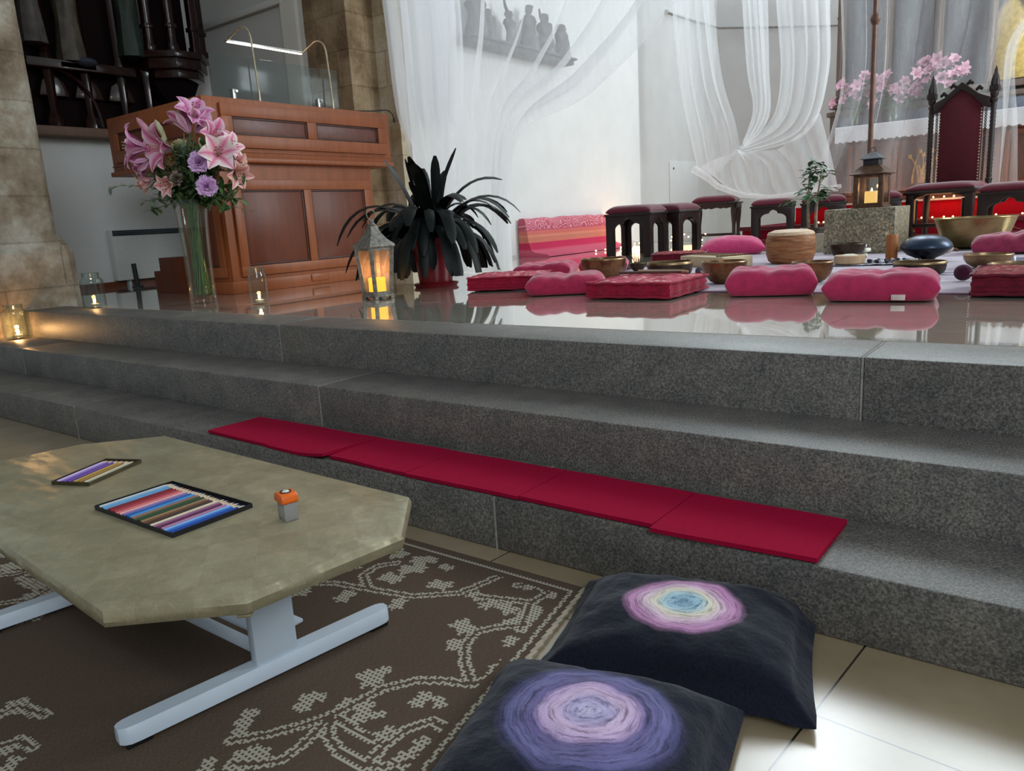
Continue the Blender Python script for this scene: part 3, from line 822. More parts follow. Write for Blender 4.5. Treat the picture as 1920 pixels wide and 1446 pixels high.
def panel_face(q, face, a0, a1, z0, z1, depth, fw, m_frame=0, m_line=1, m_panel=2, cols=2, off=0.0):
    """raised frame with recessed panels; face maps (a, z, h) to a point box"""
    n = cols; w = (a1 - a0 - fw * (n + 1)) / n
    q.mi = m_frame
    depth += off; mid = lambda k: off + (depth - off) * k
    face(q, a0, a1, z1 - fw, z1, off, depth); face(q, a0, a1, z0, z0 + fw, off, depth)
    for i in range(n + 1):
        s = a0 + i * (w + fw); face(q, s, s + fw, z0 + fw, z1 - fw, off, depth)
    for i in range(n):
        s = a0 + fw + i * (w + fw)
        q.mi = m_panel; face(q, s, s + w, z0 + fw, z1 - fw, off, mid(0.3))
        q.mi = m_line; t = 0.016
        face(q, s, s + w, z1 - fw - t, z1 - fw, off, mid(0.55)); face(q, s, s + w, z0 + fw, z0 + fw + t, off, mid(0.55))
        face(q, s, s + t, z0 + fw + t, z1 - fw - t, off, mid(0.55)); face(q, s + w - t, s + w, z0 + fw + t, z1 - fw - t, off, mid(0.55))


def pulpit():
    ox, oy = -5.5, 4.0
    r = thing('pulpit', 'cherry wood pulpit with framed panels in front of the brown stone pillar', 'pulpit', (ox, oy, ZF))
    T = Matrix.Translation((-ox, -oy, -ZF))

    def new(): q = MB(); q.xf = T; return q
    FX = -4.95
    fx = lambda q, a0, a1, z0, z1, h0, h1: q.box(FX + h0, FX + h1, a0, a1, z0, z1, 0.003)
    q = new(); q.box(-5.52, FX, 3.22, 4.66, ZF, 1.42); q.box(-5.54, FX + 0.02, 3.20, 4.68, ZF, ZF + 0.09, 0.006); q.box(-5.5, FX + 0.03, 3.9, 4.08, ZF + 0.03, ZF + 0.085, 0.004)
    q.build('lower_body', M_CHERRY, r)
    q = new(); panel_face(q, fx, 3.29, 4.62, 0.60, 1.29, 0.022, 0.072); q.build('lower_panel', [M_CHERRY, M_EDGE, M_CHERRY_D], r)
    q = new(); q.box(-6.22, FX + 0.055, 3.12, 4.86, 1.42, 1.84, 0.004); q.build('upper_body', M_CHERRY, r)
    q = new(); q.box(-6.24, FX + 0.07, 3.10, 4.88, 1.405, 1.44, 0.008); q.box(-6.22, FX + 0.062, 3.11, 4.87, 1.475, 1.484, 0.003); q.build('moulding', M_CHERRY, r)
    q = new(); panel_face(q, fx, 3.24, 4.80, 1.505, 1.80, 0.022, 0.085, off=0.055)
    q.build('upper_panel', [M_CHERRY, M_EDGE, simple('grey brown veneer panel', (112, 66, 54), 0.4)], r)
    fy = lambda q, a0, a1, z0, z1, h0, h1: q.box(a0, a1, 3.12 - h1, 3.12 - h0, z0, z1, 0.003)
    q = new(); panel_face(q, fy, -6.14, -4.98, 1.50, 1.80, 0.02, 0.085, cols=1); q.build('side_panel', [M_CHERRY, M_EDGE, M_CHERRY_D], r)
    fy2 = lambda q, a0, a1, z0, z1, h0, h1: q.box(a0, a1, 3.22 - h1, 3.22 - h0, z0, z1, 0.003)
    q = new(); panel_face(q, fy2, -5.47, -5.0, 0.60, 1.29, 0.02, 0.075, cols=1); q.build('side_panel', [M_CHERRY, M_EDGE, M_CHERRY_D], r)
    for i, (xa, xb, zt) in enumerate(((-6.08, -5.98, 0.655), (-5.98, -5.53, 0.76))):
        q = new(); q.box(xa, xb, 3.24, 4.3, ZF, zt, 0.004); q.build('stair', M_CHERRY_D, r)


pulpit()

# glass screen and reading lamp on the pulpit
r = thing('glass_screen', 'clear glass screen standing on the pulpit top', 'screen', (-5.09, 3.93, 1.84))
q = MB(); q.box(-0.005, 0.005, -0.58, 0.58, 0.012, 0.335, 0.002); q.build('pane', M_SCREEN, r)
for y in (-0.42, 0.36):
    q = MB(); q.box(-0.016, 0.016, y - 0.014, y + 0.014, 0, 0.10, 0.003); q.tube([(0.01, y + 0.014, 0.085), (0.03, y + 0.014, 0.085)], 0.009, 10); q.build('clamp', M_CHROME, r)
r = thing('reading_lamp', 'twin arm reading lamp with a lit strip arching over the pulpit', 'lamp', (-5.05, 4.04, 1.84))
M_STRIP = emit('lit lamp strip', (255, 244, 214), 5.0)
for y in (-0.35, 0.35):
    q = MB(); pts = [(0.02, y, 0.0), (0.012, y, 0.25), (0.0, y, 0.44)] + bez((0, y, 0.44), (-0.01, y, 0.57), (-0.13, y, 0.56), 8)[1:] + [(-0.30, y, 0.50)]
    q.tube(pts, 0.0065, 8); q.lathe([(0.016, 0), (0.016, 0.012), (0.009, 0.02), (0.009, 0.09), (0.0065, 0.1)], 12, (0.02, y, 0)); q.build('arm', simple('satin brass arm', (196, 178, 150), 0.35, 0.7), r)
q = MB(); q.box(-0.312, -0.288, -0.36, 0.36, 0.497, 0.510, 0.003); st = q.build('light_bar', M_CHROME, r)
q = MB(); q.box(-0.3125, -0.2875, -0.345, 0.345, 0.490, 0.4965, 0.002); q.build('led_strip', M_STRIP, st)
lamp('strip_glow', (-5.36, 4.04, 2.3), 1.6, (1.0, 0.9, 0.72), 0.05)
r = thing('microphone', 'small black gooseneck microphone hanging over the pulpit corner', 'microphone', (-4.92, 4.80, 1.84))
q = MB(); q.tube([(-0.05, -0.28, 0.009), (-0.02, -0.05, 0.022)] + bez((0.0, 0.02, 0.03), (0.02, 0.12, 0.05), (0.02, 0.14, -0.03), 7), 0.005, 6); q.build('gooseneck', M_BLACK, r)
q = MB(); q.lathe([(0, -0.028), (0.009, -0.024), (0.011, 0), (0.007, 0.016), (0, 0.018)], 10, (0.02, 0.142, -0.04)); q.build('capsule', M_BLACK, r)

# radiator and wall post in the aisle
r = thing('radiator', 'flat white panel radiator with a dark top grille on the aisle wall', 'radiator', (-7.535, 4.1, ZF + 0.06))
q = MB(); q.box(-0.05, 0.05, -0.47, 0.47, 0, 0.48, 0.006); q.build('panel', simple('radiator enamel', (214, 216, 212), 0.45, 0, 0.015), r)
q = MB(); q.box(-0.045, 0.055, -0.46, 0.46, 0.425, 0.475, 0.002); g = q.build('grille', simple('dark grille', (34, 44, 50), 0.5), r)
q = MB()
for z in (0.44, 0.456): q.box(0.054, 0.058, -0.46, 0.46, z, z + 0.004)
q.build('grille_bar', simple('grille bar', (96, 108, 112), 0.5), g)
q = MB(); q.box(-0.045, 0.0, -0.35, -0.32, -0.06, 0); q.build('bracket', M_WHITEMET, r); q = MB(); q.box(-0.045, 0.0, 0.32, 0.35, -0.06, 0); q.build('bracket', M_WHITEMET, r)
q = MB(); q.xf = Matrix.Rotation(R(2), 4, 'X'); q.tube([(0, 0, 0), (0, 0, 0.22)], 0.022, 10); q.lathe([(0.05, 0), (0.05, 0.012), (0.022, 0.02)], 14)
tag(q.build('floor_post', simple('dark grey post', (46, 52, 56), 0.5), None, 35, (-7.2, 3.66, ZF)), 'short dark post standing on the floor in front of the white radiator', 'post')


# carved dark side altar on the aisle wall
def side_altar():
    r = thing('carved_side_altar', 'dark carved oak side altar with robed figures high on the white aisle wall', 'altar', (-7.6, 4.0, 1.9))
    T = Matrix.Translation((7.6, -4.0, -1.9))

    def new(): q = MB(); q.xf = T; return q
    q = new(); q.box(-7.598, -7.40, 2.6, 4.95, 1.86, 1.94, 0.006); q.build('shelf', wood('brown shelf board', (112, 84, 66), 0.85, 0.6), r)
    q = new(); q.box(-7.598, -7.54, 2.6, 4.72, 1.94, 4.2); q.build('back_panel', M_DARKM, r)
    for y in (3.30, 3.62, 3.95, 4.20):
        q = new(); q.lathe([(0.0, 0), (0.07, 0.0), (0.07, 0.06), (0.05, 0.1), (0.035, 0.14), (0.045, 0.5), (0.06, 0.56), (0.04, 0.62), (0.04, 1.6), (0.06, 1.7)], 10, (-7.47, y, 1.94), lobes=5, lobe=0.06); q.build('column', M_DARKG, r)
    q = new(); q.prism([(-7.54, 3.1), (-7.36, 3.1), (-7.36, 4.05), (-7.54, 4.05)], 2.42, 2.50, 'z', 0.01)
    for y in (3.2, 3.5, 3.8): q.prism([(y, 2.2), (y + 0.26, 2.2), (y + 0.22, 2.33), (y + 0.13, 2.41), (y + 0.04, 2.33)], -7.54, -7.46, 'x', 0.01)
    q.build('cornice', M_DARKG, r)
    # projecting corner console
    q = new()
    for (s, z0, z1) in ((0.26, 2.42, 2.50), (0.31, 2.50, 2.60), (0.34, 2.60, 2.66)):
        q.prism([(-7.54, 4.46 - s), (-7.30, 4.46 - s), (-7.30 + s * 0.6, 4.46 - s * 0.4), (-7.30 + s * 0.6, 4.46 + s * 0.4), (-7.30, 4.46 + s), (-7.54, 4.46 + s)], z0, z1, 'z', 0.008)
    q.build('console', M_DARKG, r)
    q = new(); lo = 0.12; N = []
    for s, z in ((0.24, 2.42), (0.18, 2.30), (0.10, 2.22), (0.08, 1.98)):
        N.append([q.bm.verts.new((x, y, z)) for x, y in ((-7.54, 4.46 - s), (-7.38, 4.46 - s), (-7.38 + s * 0.6, 4.46 - s * 0.4), (-7.38 + s * 0.6, 4.46 + s * 0.4), (-7.38, 4.46 + s), (-7.54, 4.46 + s))])
    for A, B in zip(N, N[1:]):
        for k in range(6): q.bm.faces.new((A[k], A[(k + 1) % 6], B[(k + 1) % 6], B[k]))
    for v in q.bm.verts: v.co = T @ v.co
    q.build('corbel', M_DARKM, r)
    for (x, y) in ((-7.17, 4.34), (-7.17, 4.58), (-7.30, 4.19), (-7.30, 4.73)):
        q = new(); q.box(x - 0.035, x + 0.035, y - 0.035, y + 0.035, 2.66, 3.9, 0.006)
        q.box(x - 0.048, x + 0.048, y - 0.048, y + 0.048, 2.86, 2.90, 0.006); q.box(x - 0.045, x + 0.045, y - 0.045, y + 0.045, 2.66, 2.72, 0.004)
        q.build('corner_post', M_DARKG, r)
    for i, (y, x, z, c, s) in enumerate(((3.52, -7.44, 2.50, (66, 58, 46), 1.0), (4.06, -7.40, 2.60, (26, 40, 30), 1.0), (3.22, -7.44, 2.62, (66, 60, 56), 0.9))):
        q = new(); k = s
        q.lathe([(0, 0), (0.12 * k, 0), (0.115 * k, 0.1), (0.09 * k, 0.35), (0.10 * k, 0.55), (0.11 * k, 0.72), (0.06 * k, 0.82), (0.04 * k, 0.85), (0.055 * k, 0.9), (0.06 * k, 0.97), (0.03 * k, 1.04), (0, 1.05)], 18, (x, y, z), lobes=7, lobe=0.07, twist=0.6)
        q.build('robed_figure', simple('painted robe %d' % i, c, 0.6, 0, 0.25, 12), r)
    q = new(); q.box(-7.56, -7.36, 3.36, 3.70, 2.42, 2.50, 0.02); q.ball((-7.36, 3.60, 2.5), 0.07, (1, 1.4, 0.6)); q.build('rock_pedestal', simple('dark blue rock', (40, 44, 56), 0.5, 0, 0.2, 14, 0.5), r)
    q = new(); q.tube(bez((-7.44, 3.30, 2.45), (-7.42, 3.66, 2.38), (-7.45, 3.70, 1.95), 14), [0.018] * 15, 8); q.build('carved_rib', M_DARKG, r)


side_altar()

# ---- tall glass vase and its flowers
VX, VY = -4.572, 2.740
r = thing('glass_vase', 'tall flared clear glass vase holding pink lilies by the pulpit', 'vase', (VX, VY, ZF))
q = MB(); q.lathe([(0, 0), (0.082, 0), (0.086, 0.01), (0.084, 0.06), (0.084, 0.3), (0.092, 0.5), (0.102, 0.65), (0.097, 0.65), (0.087, 0.5), (0.078, 0.3), (0.076, 0.05), (0.06, 0.036), (0, 0.034)], 36)
q.build('glass_body', M_GLASSV, r)
q = MB(); q.lathe([(0, 0.037), (0.075, 0.05), (0.077, 0.3), (0.085, 0.48), (0, 0.48)], 32); q.build('water', thin_glass('water in vase', (240, 244, 232), 0.02, 1.1), r)

M_LILY = None


def petal_mat(name, c_in, c_edge, c_mid):
    t = NT(name); s = t.sep(t.coord())
    t.m.use_nodes = True
    at = t.node('ShaderNodeAttribute'); at.attribute_name = 'w'
    c = t.ramp(at.outputs['Fac'], [(0.0, c_mid), (0.35, c_in), (0.8, c_edge), (1.0, c_edge)])
    n = t.noise(t.coord(), 60, 3); t.color(t.mix(0.25, c, t.ramp(n, [(0.3, (150, 90, 120)), (0.7, (250, 236, 240))]), 'SOFT_LIGHT'))
    t.set(0.6, spec=0.25); t.b.inputs['Subsurface Weight'].default_value = 0.0; return t.m


M_PET = [petal_mat('pink lily petal', (218, 142, 172), (234, 200, 210), (198, 92, 134)), petal_mat('pale lily petal', (240, 190, 200), (248, 232, 228), (226, 120, 160)),
         petal_mat('peach lily petal', (234, 176, 170), (240, 206, 196), (206, 120, 130)), petal_mat('mauve lily petal', (206, 132, 172), (224, 182, 206), (176, 84, 134))]
M_STEM = simple('green stem', (116, 126, 78), 0.5)
M_ANTH = simple('brown anther', (84, 36, 34), 0.7)
M_BUDG = simple('greenish bud', (196, 196, 150), 0.55, 0, 0.08)
M_BUDP = simple('pink bud', (206, 142, 160), 0.55, 0, 0.1)
M_CARN = simple('lavender carnation', (232, 190, 234), 0.7, 0, 0.08, 40)
M_ROSE = simple('peach rose', (236, 200, 186), 0.7, 0, 0.08, 40)
M_LEAF = simple('fresh green leaf', (78, 104, 58), 0.5, 0, 0.3, 14)
M_LEAFG = simple('grey green leaf', (104, 124, 100), 0.55, 0, 0.2, 14)


def add_w(me_obj, fn):
    a = me_obj.data.attributes.new('w', 'FLOAT', 'POINT')
    a.data.foreach_set('value', [fn(v.co) for v in me_obj.data.vertices])


def facing(d):
    d = Vector(d).normalized(); return d.to_track_quat('Z', 'Y').to_matrix().to_4x4()


def petals(mb, n, L, W, open_, curl, seed=0, layers=None, nu=8, nv=6):
    L *= 1.0
    """petals about +Z; returns list of (vert, width fraction)"""
    rnd = random.Random(seed); ws = []
    for k in range(n):
        a = 2 * math.pi * k / n + rnd.uniform(-0.12, 0.12); l = L * rnd.uniform(0.92, 1.06); w = W * (1.15 if k % 2 else 0.9); oc = open_ + rnd.uniform(-0.12, 0.12); cl = curl * rnd.uniform(0.7, 1.3)
        P = []
        x, z, th = 0.006, 0.0, oc * 0.35
        path = [(x, z)]
        for i in range(nu):
            t = (i + 1) / nu; th = oc * 0.35 + (oc * 0.9) * t + cl * max(0, t - 0.45) ** 2 * 3
            x += math.sin(th) * l / nu; z += math.cos(th) * l / nu; path.append((x, z))
        ca, sa = math.cos(a), math.sin(a)
        for i, (px, pz) in enumerate(path):
            t = i / nu; hw = w * (math.sin(math.pi * min(1, (t * 0.92 + 0.06))) ** 0.75) * (0.55 + 0.45 * math.sin(math.pi * t)) + 0.001
            row = []
            for j in range(nv + 1):
                s = j / nv * 2 - 1; y = s * hw; dz = 0.25 * hw * abs(s) ** 2 + 0.004 * math.sin(9 * t + k) * abs(s)
                v = mb.bm.verts.new((px * ca - y * sa, px * sa + y * ca, pz + dz)); row.append(v); ws.append(abs(s))
            P.append(row)
        for A, B in zip(P, P[1:]):
            for j in range(nv): mb.bm.faces.new((A[j], A[j + 1], B[j + 1], B[j]))
    return ws


def flower_root(name, label, cat, group='flowers in the tall glass vase'): return thing(name, label, cat, (VX, VY, ZF), 0, group)


def stem_to(r, tip, seed, rad=0.0042, leaves=0):
    rnd = random.Random(seed); a = rnd.uniform(0, 6.28); m = rnd.uniform(0, 0.05)
    tip = Vector(tip); mouth = Vector((tip.x * 0.14, tip.y * 0.14, 0.62)); foot = Vector((math.cos(a) * m - tip.x * 0.08, math.sin(a) * m - tip.y * 0.08, 0.055))
    pts = [foot + (mouth - foot) * (i / 5) for i in range(5)] + bez(mouth, mouth + (mouth - foot) * 0.45, tip, 9)
    q = MB(); q.tube(pts, rad, 6)
    for k in range(leaves):
        t = rnd.uniform(0.2, 0.9); p = Vector(pts[5 + int(t * 8)]); d = Vector((rnd.uniform(-1, 1), rnd.uniform(-1, 1), rnd.uniform(-0.1, 0.7))).normalized()
        leaf(q, p, d, rnd.uniform(0.07, 0.12), rnd.uniform(0.010, 0.017), 0.6)
    return q.build('stem', M_STEM if leaves == 0 else M_LEAF, r)


def leaf(q, p, d, L, W, droop=0.5, n=6):
    d = Vector(d).normalized(); side = d.cross(Vector((0, 0, 1))); side = side.normalized() if side.length > 0.05 else Vector((1, 0, 0)); rows_ = []
    c = Vector(p); dd = d.copy()
    for i in range(n + 1):
        t = i / n; w = W * math.sin(math.pi * min(0.985, 0.06 + 0.94 * t)) ** 0.8 + 0.0006
        nrm = side.cross(dd).normalized()
        rows_.append([q.bm.verts.new(c - side * w), q.bm.verts.new(c - nrm * w * 0.25), q.bm.verts.new(c + side * w)])
        dd = (dd + Vector((0, 0, -droop / n))).normalized(); c = c + dd * (L / n)
    for A, B in zip(rows_, rows_[1:]):
        for j in range(2): q.bm.faces.new((A[j], A[j + 1], B[j + 1], B[j]))


def P3(lat, dz, dep=0.0):
    """a place in the bouquet: sideways along the steps, up, and in depth"""
    v = LAT * lat + Vector((-0.595, 0.776, 0)) * (0.215 * dz) + Vector((VX, VY, ZF + dz))
    d = (v - Vector((0, 0, CAM_Z))).normalized(); v = v + d * (dep - 0.215 * dz)
    return v - Vector((VX, VY, ZF))


def lily(label, tip, face, mi, L=0.15, W=0.034, open_=0.75, curl=0.9, seed=0):
    L *= 1.08; W *= 1.18
    r = flower_root('lily', label, 'flower'); f = (LAT * face[0] + DEP * face[1] + Vector((0, 0, face[2]))).normalized()
    base = Vector(tip) - f * (L * 0.45)
    q = MB(); q.xf = Matrix.Identity(4); ws = petals(q, 6, L, W, open_, curl, seed)
    q.bm.verts.ensure_lookup_table(); M = Matrix.Translation(base) @ facing(f)
    for v in q.bm.verts: v.co = M @ v.co
    o = q.build('bloom', M_PET[mi], r, 60, recalc=False); a = o.data.attributes.new('w', 'FLOAT', 'POINT'); a.data.foreach_set('value', ws)
    q = MB(); rnd = random.Random(seed)
    for k in range(6):
        an = k * 1.05; e = Vector((math.cos(an) * 0.022, math.sin(an) * 0.022, L * 0.72)); q.xf = M
        q.mi = 0; q.tube([(0, 0, 0), (e.x * 0.6, e.y * 0.6, e.z * 0.6), e], 0.0013, 5); q.mi = 1; q.ball(e, 0.0065, (1, 0.5, 0.5), 6, 4)
    q.build('stamens', [M_BUDG, M_ANTH], r)
    stem_to(r, base, seed, leaves=3)


def bud(label, tip, d, L, W, m, seed):
    r = flower_root('lily_bud', label, 'flower bud'); f = (LAT * d[0] + DEP * d[1] + Vector((0, 0, d[2]))).normalized(); base = Vector(tip) - f * L
    q = MB(); q.xf = Matrix.Translation(base) @ facing(f)
    q.lathe([(0, 0), (W * 0.45, L * 0.04), (W * 0.8, L * 0.3), (W, L * 0.6), (W * 0.7, L * 0.86), (W * 0.2, L * 0.98), (0, L)], 12, lobes=3, lobe=0.1); q.build('bud', m, r)
    stem_to(r, base, seed, 0.0035)


def carnation(name, label, tip, face, rad, m, seed):
    r = flower_root(name, label, 'flower'); f = (LAT * face[0] + DEP * face[1] + Vector((0, 0, face[2]))).normalized(); base = Vector(tip) - f * rad * 0.7
    q = MB(); rnd = random.Random(seed)
    for lay in range(5):
        n = 9 + 2 * lay; rr = rad * (0.3 + 0.175 * lay); tilt = 0.22 + 0.25 * lay; a0 = rnd.uniform(0, 6)
        for k in range(n):
            a = a0 + 2 * math.pi * k / n; ca, sa = math.cos(a), math.sin(a); P = []
            for i in range(5):
                t = i / 4; x = rr * math.sin(tilt) * t * (1.1 + 0.10 * math.sin(k * 5.1 + lay)); z = 0.008 * math.sin(k * 3.7) * t + rad * 0.95 * (1 - 0.16 * lay) * t * math.cos(tilt * 0.6) ; hw = rr * 0.40 * (0.35 + t) * (1 + 0.25 * math.sin(k * 2.3))
                P.append([q.bm.verts.new(((x + 0.1 * hw * abs(s)) * ca - s * hw * sa, (x + 0.1 * hw * abs(s)) * sa + s * hw * ca, z + 0.006 * math.sin(s * 7 + k) * t)) for s in (-1, -0.5, 0, 0.5, 1)])
            for A, B in zip(P, P[1:]):
                for j in range(4): q.bm.faces.new((A[j], A[j + 1], B[j + 1], B[j]))
    M = Matrix.Translation(base) @ facing(f)
    for v in q.bm.verts: v.co = M @ v.co
    q.build('bloom', m, r, 60, recalc=False)
    q = MB(); q.xf = M; q.lathe([(0, -rad * 0.55), (rad * 0.2, -rad * 0.5), (rad * 0.24, 0), (rad * 0.12, rad * 0.2)], 10); q.build('calyx', M_LEAF, r)
    stem_to(r, base - f * rad * 0.5, seed, 0.003)


lily('large pink lily opening towards the stone pillar, lowest in the bouquet', P3(-0.41, 1.02, -0.10), (-0.8, -0.45, 0.1), 3, 0.20, 0.044, 0.72, 1.1, 1)
lily('pink lily with broad pale-edged petals beside the lowest one', P3(-0.25, 1.0, -0.14), (-0.5, -0.7, -0.05), 0, 0.19, 0.044, 0.9, 0.9, 2)
lily('pink lily seen from the side below the topmost bloom', P3(-0.07, 1.16, -0.02), (-0.45, 0.1, 0.9), 0, 0.17, 0.038, 0.6, 0.9, 3)
lily('topmost mauve lily of the tall bouquet with its petals turned outward', P3(0.01, 1.22, -0.05), (0.5, -0.5, 0.6), 3, 0.16, 0.038, 0.95, 0.6, 4)
lily('mauve lily below the topmost bloom facing the pulpit', P3(0.07, 1.12, -0.02), (0.8, -0.1, 0.3), 3, 0.15, 0.034, 0.8, 0.8, 5)
lily('pale pink lily with white-edged petals facing the steps', P3(0.15, 0.95, -0.24), (0.35, -0.85, 0.15), 1, 0.14, 0.038, 0.95, 0.7, 6)
lily('peach pink lily leaning out over the pulpit corner', P3(0.25, 0.86, -0.05), (0.9, -0.2, -0.1), 2, 0.15, 0.034, 0.6, 0.7, 7)
lily('faded pink lily low among the grey leaves over the radiator', P3(-0.34, 0.78, -0.02), (-0.6, -0.4, -0.3), 2, 0.12, 0.026, 0.7, 0.7, 8)
lily('pink lily hanging under the lowest large lily', P3(-0.36, 0.90, -0.06), (-0.7, -0.4, -0.5), 3, 0.15, 0.034, 0.6, 0.9, 41)
lily('open pink lily between the topmost bloom and the leaf blades', P3(0.14, 1.06, -0.10), (0.7, -0.5, 0.2), 0, 0.14, 0.032, 0.85, 0.8, 42)
lily('pale pink lily right below the leaf blades', P3(0.23, 0.98, -0.05), (0.85, -0.3, 0.3), 1, 0.13, 0.030, 0.8, 0.8, 43)
lily('small pale lily hanging beside the peach pink one', P3(0.27, 0.80, -0.10), (0.7, -0.5, -0.35), 2, 0.13, 0.028, 0.7, 0.8, 44)
lily('small faded lily low in the leaves left of the lower carnation', P3(-0.20, 0.76, -0.20), (-0.3, -0.8, -0.2), 2, 0.10, 0.024, 0.8, 0.7, 45)
bud('long pink lily bud pointing up over the lowest lily', P3(-0.37, 1.20, -0.05), (-0.55, 0, 0.85), 0.17, 0.021, M_BUDP, 11)
bud('cream lily bud beside the long pink one', P3(-0.25, 1.18, -0.03), (-0.35, 0, 0.9), 0.14, 0.018, M_BUDG, 12)
bud('short upright cream lily bud behind the pink lily', P3(-0.27, 1.12, 0.02), (-0.05, 0.1, 1), 0.12, 0.017, M_BUDG, 13)
bud('small green bud at the very top of the bouquet', P3(-0.09, 1.285, 0.0), (-0.3, 0, 0.9), 0.07, 0.012, M_BUDG, 14)
bud('green lily bud in the middle of the bouquet above the carnation', P3(0.03, 1.05, -0.12), (-0.2, -0.2, 0.9), 0.13, 0.018, M_BUDG, 15)
bud('pale upright bud between the cream bud and the pink lily', P3(-0.20, 1.08, -0.05), (0.15, 0, 1), 0.10, 0.016, M_BUDG, 16)
carnation('carnation', 'lavender carnation in the middle of the bouquet, upper of two', P3(0.01, 0.905, -0.26), (0.05, -0.95, 0.2), 0.058, M_CARN, 21)
carnation('carnation', 'lavender carnation just over the vase rim, lower of two', P3(0.055, 0.745, -0.25), (0.15, -0.95, 0.1), 0.055, M_CARN, 22)
carnation('rose', 'small peach rose at the pulpit side of the bouquet', P3(0.29, 0.905, -0.02), (0.6, -0.6, 0.4), 0.042, M_ROSE, 23)
carnation('rose', 'cream filler bloom between the lilies and the vase rim', P3(-0.12, 1.02, -0.04), (-0.2, -0.7, 0.6), 0.05, simple('cream bloom', (206, 200, 160), 0.7), 24)
carnation('rose', 'dusty pink bloom over the grey leaves beside the vase', P3(-0.15, 0.80, -0.12), (-0.3, -0.9, 0.1), 0.04, simple('dusty bloom', (176, 150, 140), 0.7), 25)


def sprig(label, tip, seed, m, n=16, L=0.045, W=0.009, start=(0, 0, 0.62)):
    r = flower_root('foliage_sprig', label, 'foliage', 'foliage sprigs in the tall glass vase'); rnd = random.Random(seed); tip = Vector(tip); s = Vector(start)
    pts = bez(s, s + Vector((tip.x * 0.35, tip.y * 0.35, (tip.z - s.z) * 0.7 + 0.06)), tip, 12)
    q = MB(); q.tube(pts, [0.0028 - 0.0015 * i / 12 for i in range(13)], 5); q.tube([(s.x - tip.x * 0.1, s.y - tip.y * 0.1, 0.07), s], 0.0028, 5)
    q.build('stem', M_STEM, r); q = MB()
    for k in range(n):
        i = int(3 + (k / n) * 9.5); p = pts[i]; t = (Vector(pts[min(12, i + 1)]) - Vector(pts[i - 1])).normalized()
        d = (t + Vector((rnd.uniform(-1, 1), rnd.uniform(-1, 1), rnd.uniform(-0.7, 0.8)))).normalized(); leaf(q, p, d, L * rnd.uniform(0.7, 1.2), W * rnd.uniform(0.8, 1.2), 0.3)
    q.build('leaves', m, r, 0, recalc=False)


sprig('thin olive-like sprig reaching far out over the radiator', P3(-0.57, 0.77, -0.05), 31, M_LEAFG, 20, 0.055, 0.0085)
sprig('thin grey-green sprig drooping beside the vase', P3(-0.36, 0.66, -0.08), 32, M_LEAFG, 22, 0.05, 0.009)
sprig('thin sprig trailing down before the pulpit panel', P3(0.37, 0.56, -0.03), 33, M_LEAFG, 12, 0.03, 0.006)
q = MB(); rr = random.Random(100)
for k in range(80):
    la = max(-0.3, min(0.3, rr.gauss(0.0, 0.18))); dz = rr.uniform(0.66, 1.04) - abs(la) * 0.3; tip = P3(la, dz, rr.uniform(-0.20, 0.12)); s0 = Vector((tip.x * 0.14, tip.y * 0.14, 0.63))
    pts = bez(s0, s0 + Vector((tip.x * 0.3, tip.y * 0.3, (tip.z - s0.z) * 0.7 + 0.04)), tip, 8); q.mi = 0; q.tube(pts, 0.0022, 5)
    if k % 3 == 0: q.tube([(rr.uniform(-0.06, 0.06), rr.uniform(-0.06, 0.06), 0.07), s0], 0.0024, 5)
    q.mi = 0
    for j in range(16):
        p = pts[rr.randint(2, 8)]; d = Vector((rr.uniform(-1, 1), rr.uniform(-1, 1), rr.uniform(-0.5, 0.9))); f0 = len(q.bm.faces); leaf(q, p, d, rr.uniform(0.06, 0.10), rr.uniform(0.009, 0.016), 0.4)
        if k % 4 == 0:
            q.bm.faces.ensure_lookup_table()
            for f in q.bm.faces[f0:]: f.material_index = 1
o = q.build('filler_foliage', [M_LEAF, M_LEAFG], None, 0, (VX, VY, ZF), recalc=False)
tag(o, 'mass of green filler leaves round the flowers above the vase rim', 'foliage', None, 'stuff')
for k, (la, dz) in enumerate(((0.17, 1.10), (0.25, 1.02), (0.21, 0.98))):
    r = flower_root('leaf_blade', ('yellow-green leaf blade highest on the pulpit side of the bouquet', 'yellow-green leaf blade at the pulpit side, furthest out', 'yellow-green leaf blade behind the pale pink lily')[k], 'foliage'); q = MB(); b = P3(la * 0.6, dz - 0.06, 0.03); leaf(q, b, LAT * 0.9 + Vector((0, 0, 0.35 - 0.2 * k)), 0.11, 0.026, 0.2)
    q.build('blade', simple('olive leaf', (164, 142, 96), 0.5), r, recalc=False); stem_to(r, b, 60 + k, 0.003)


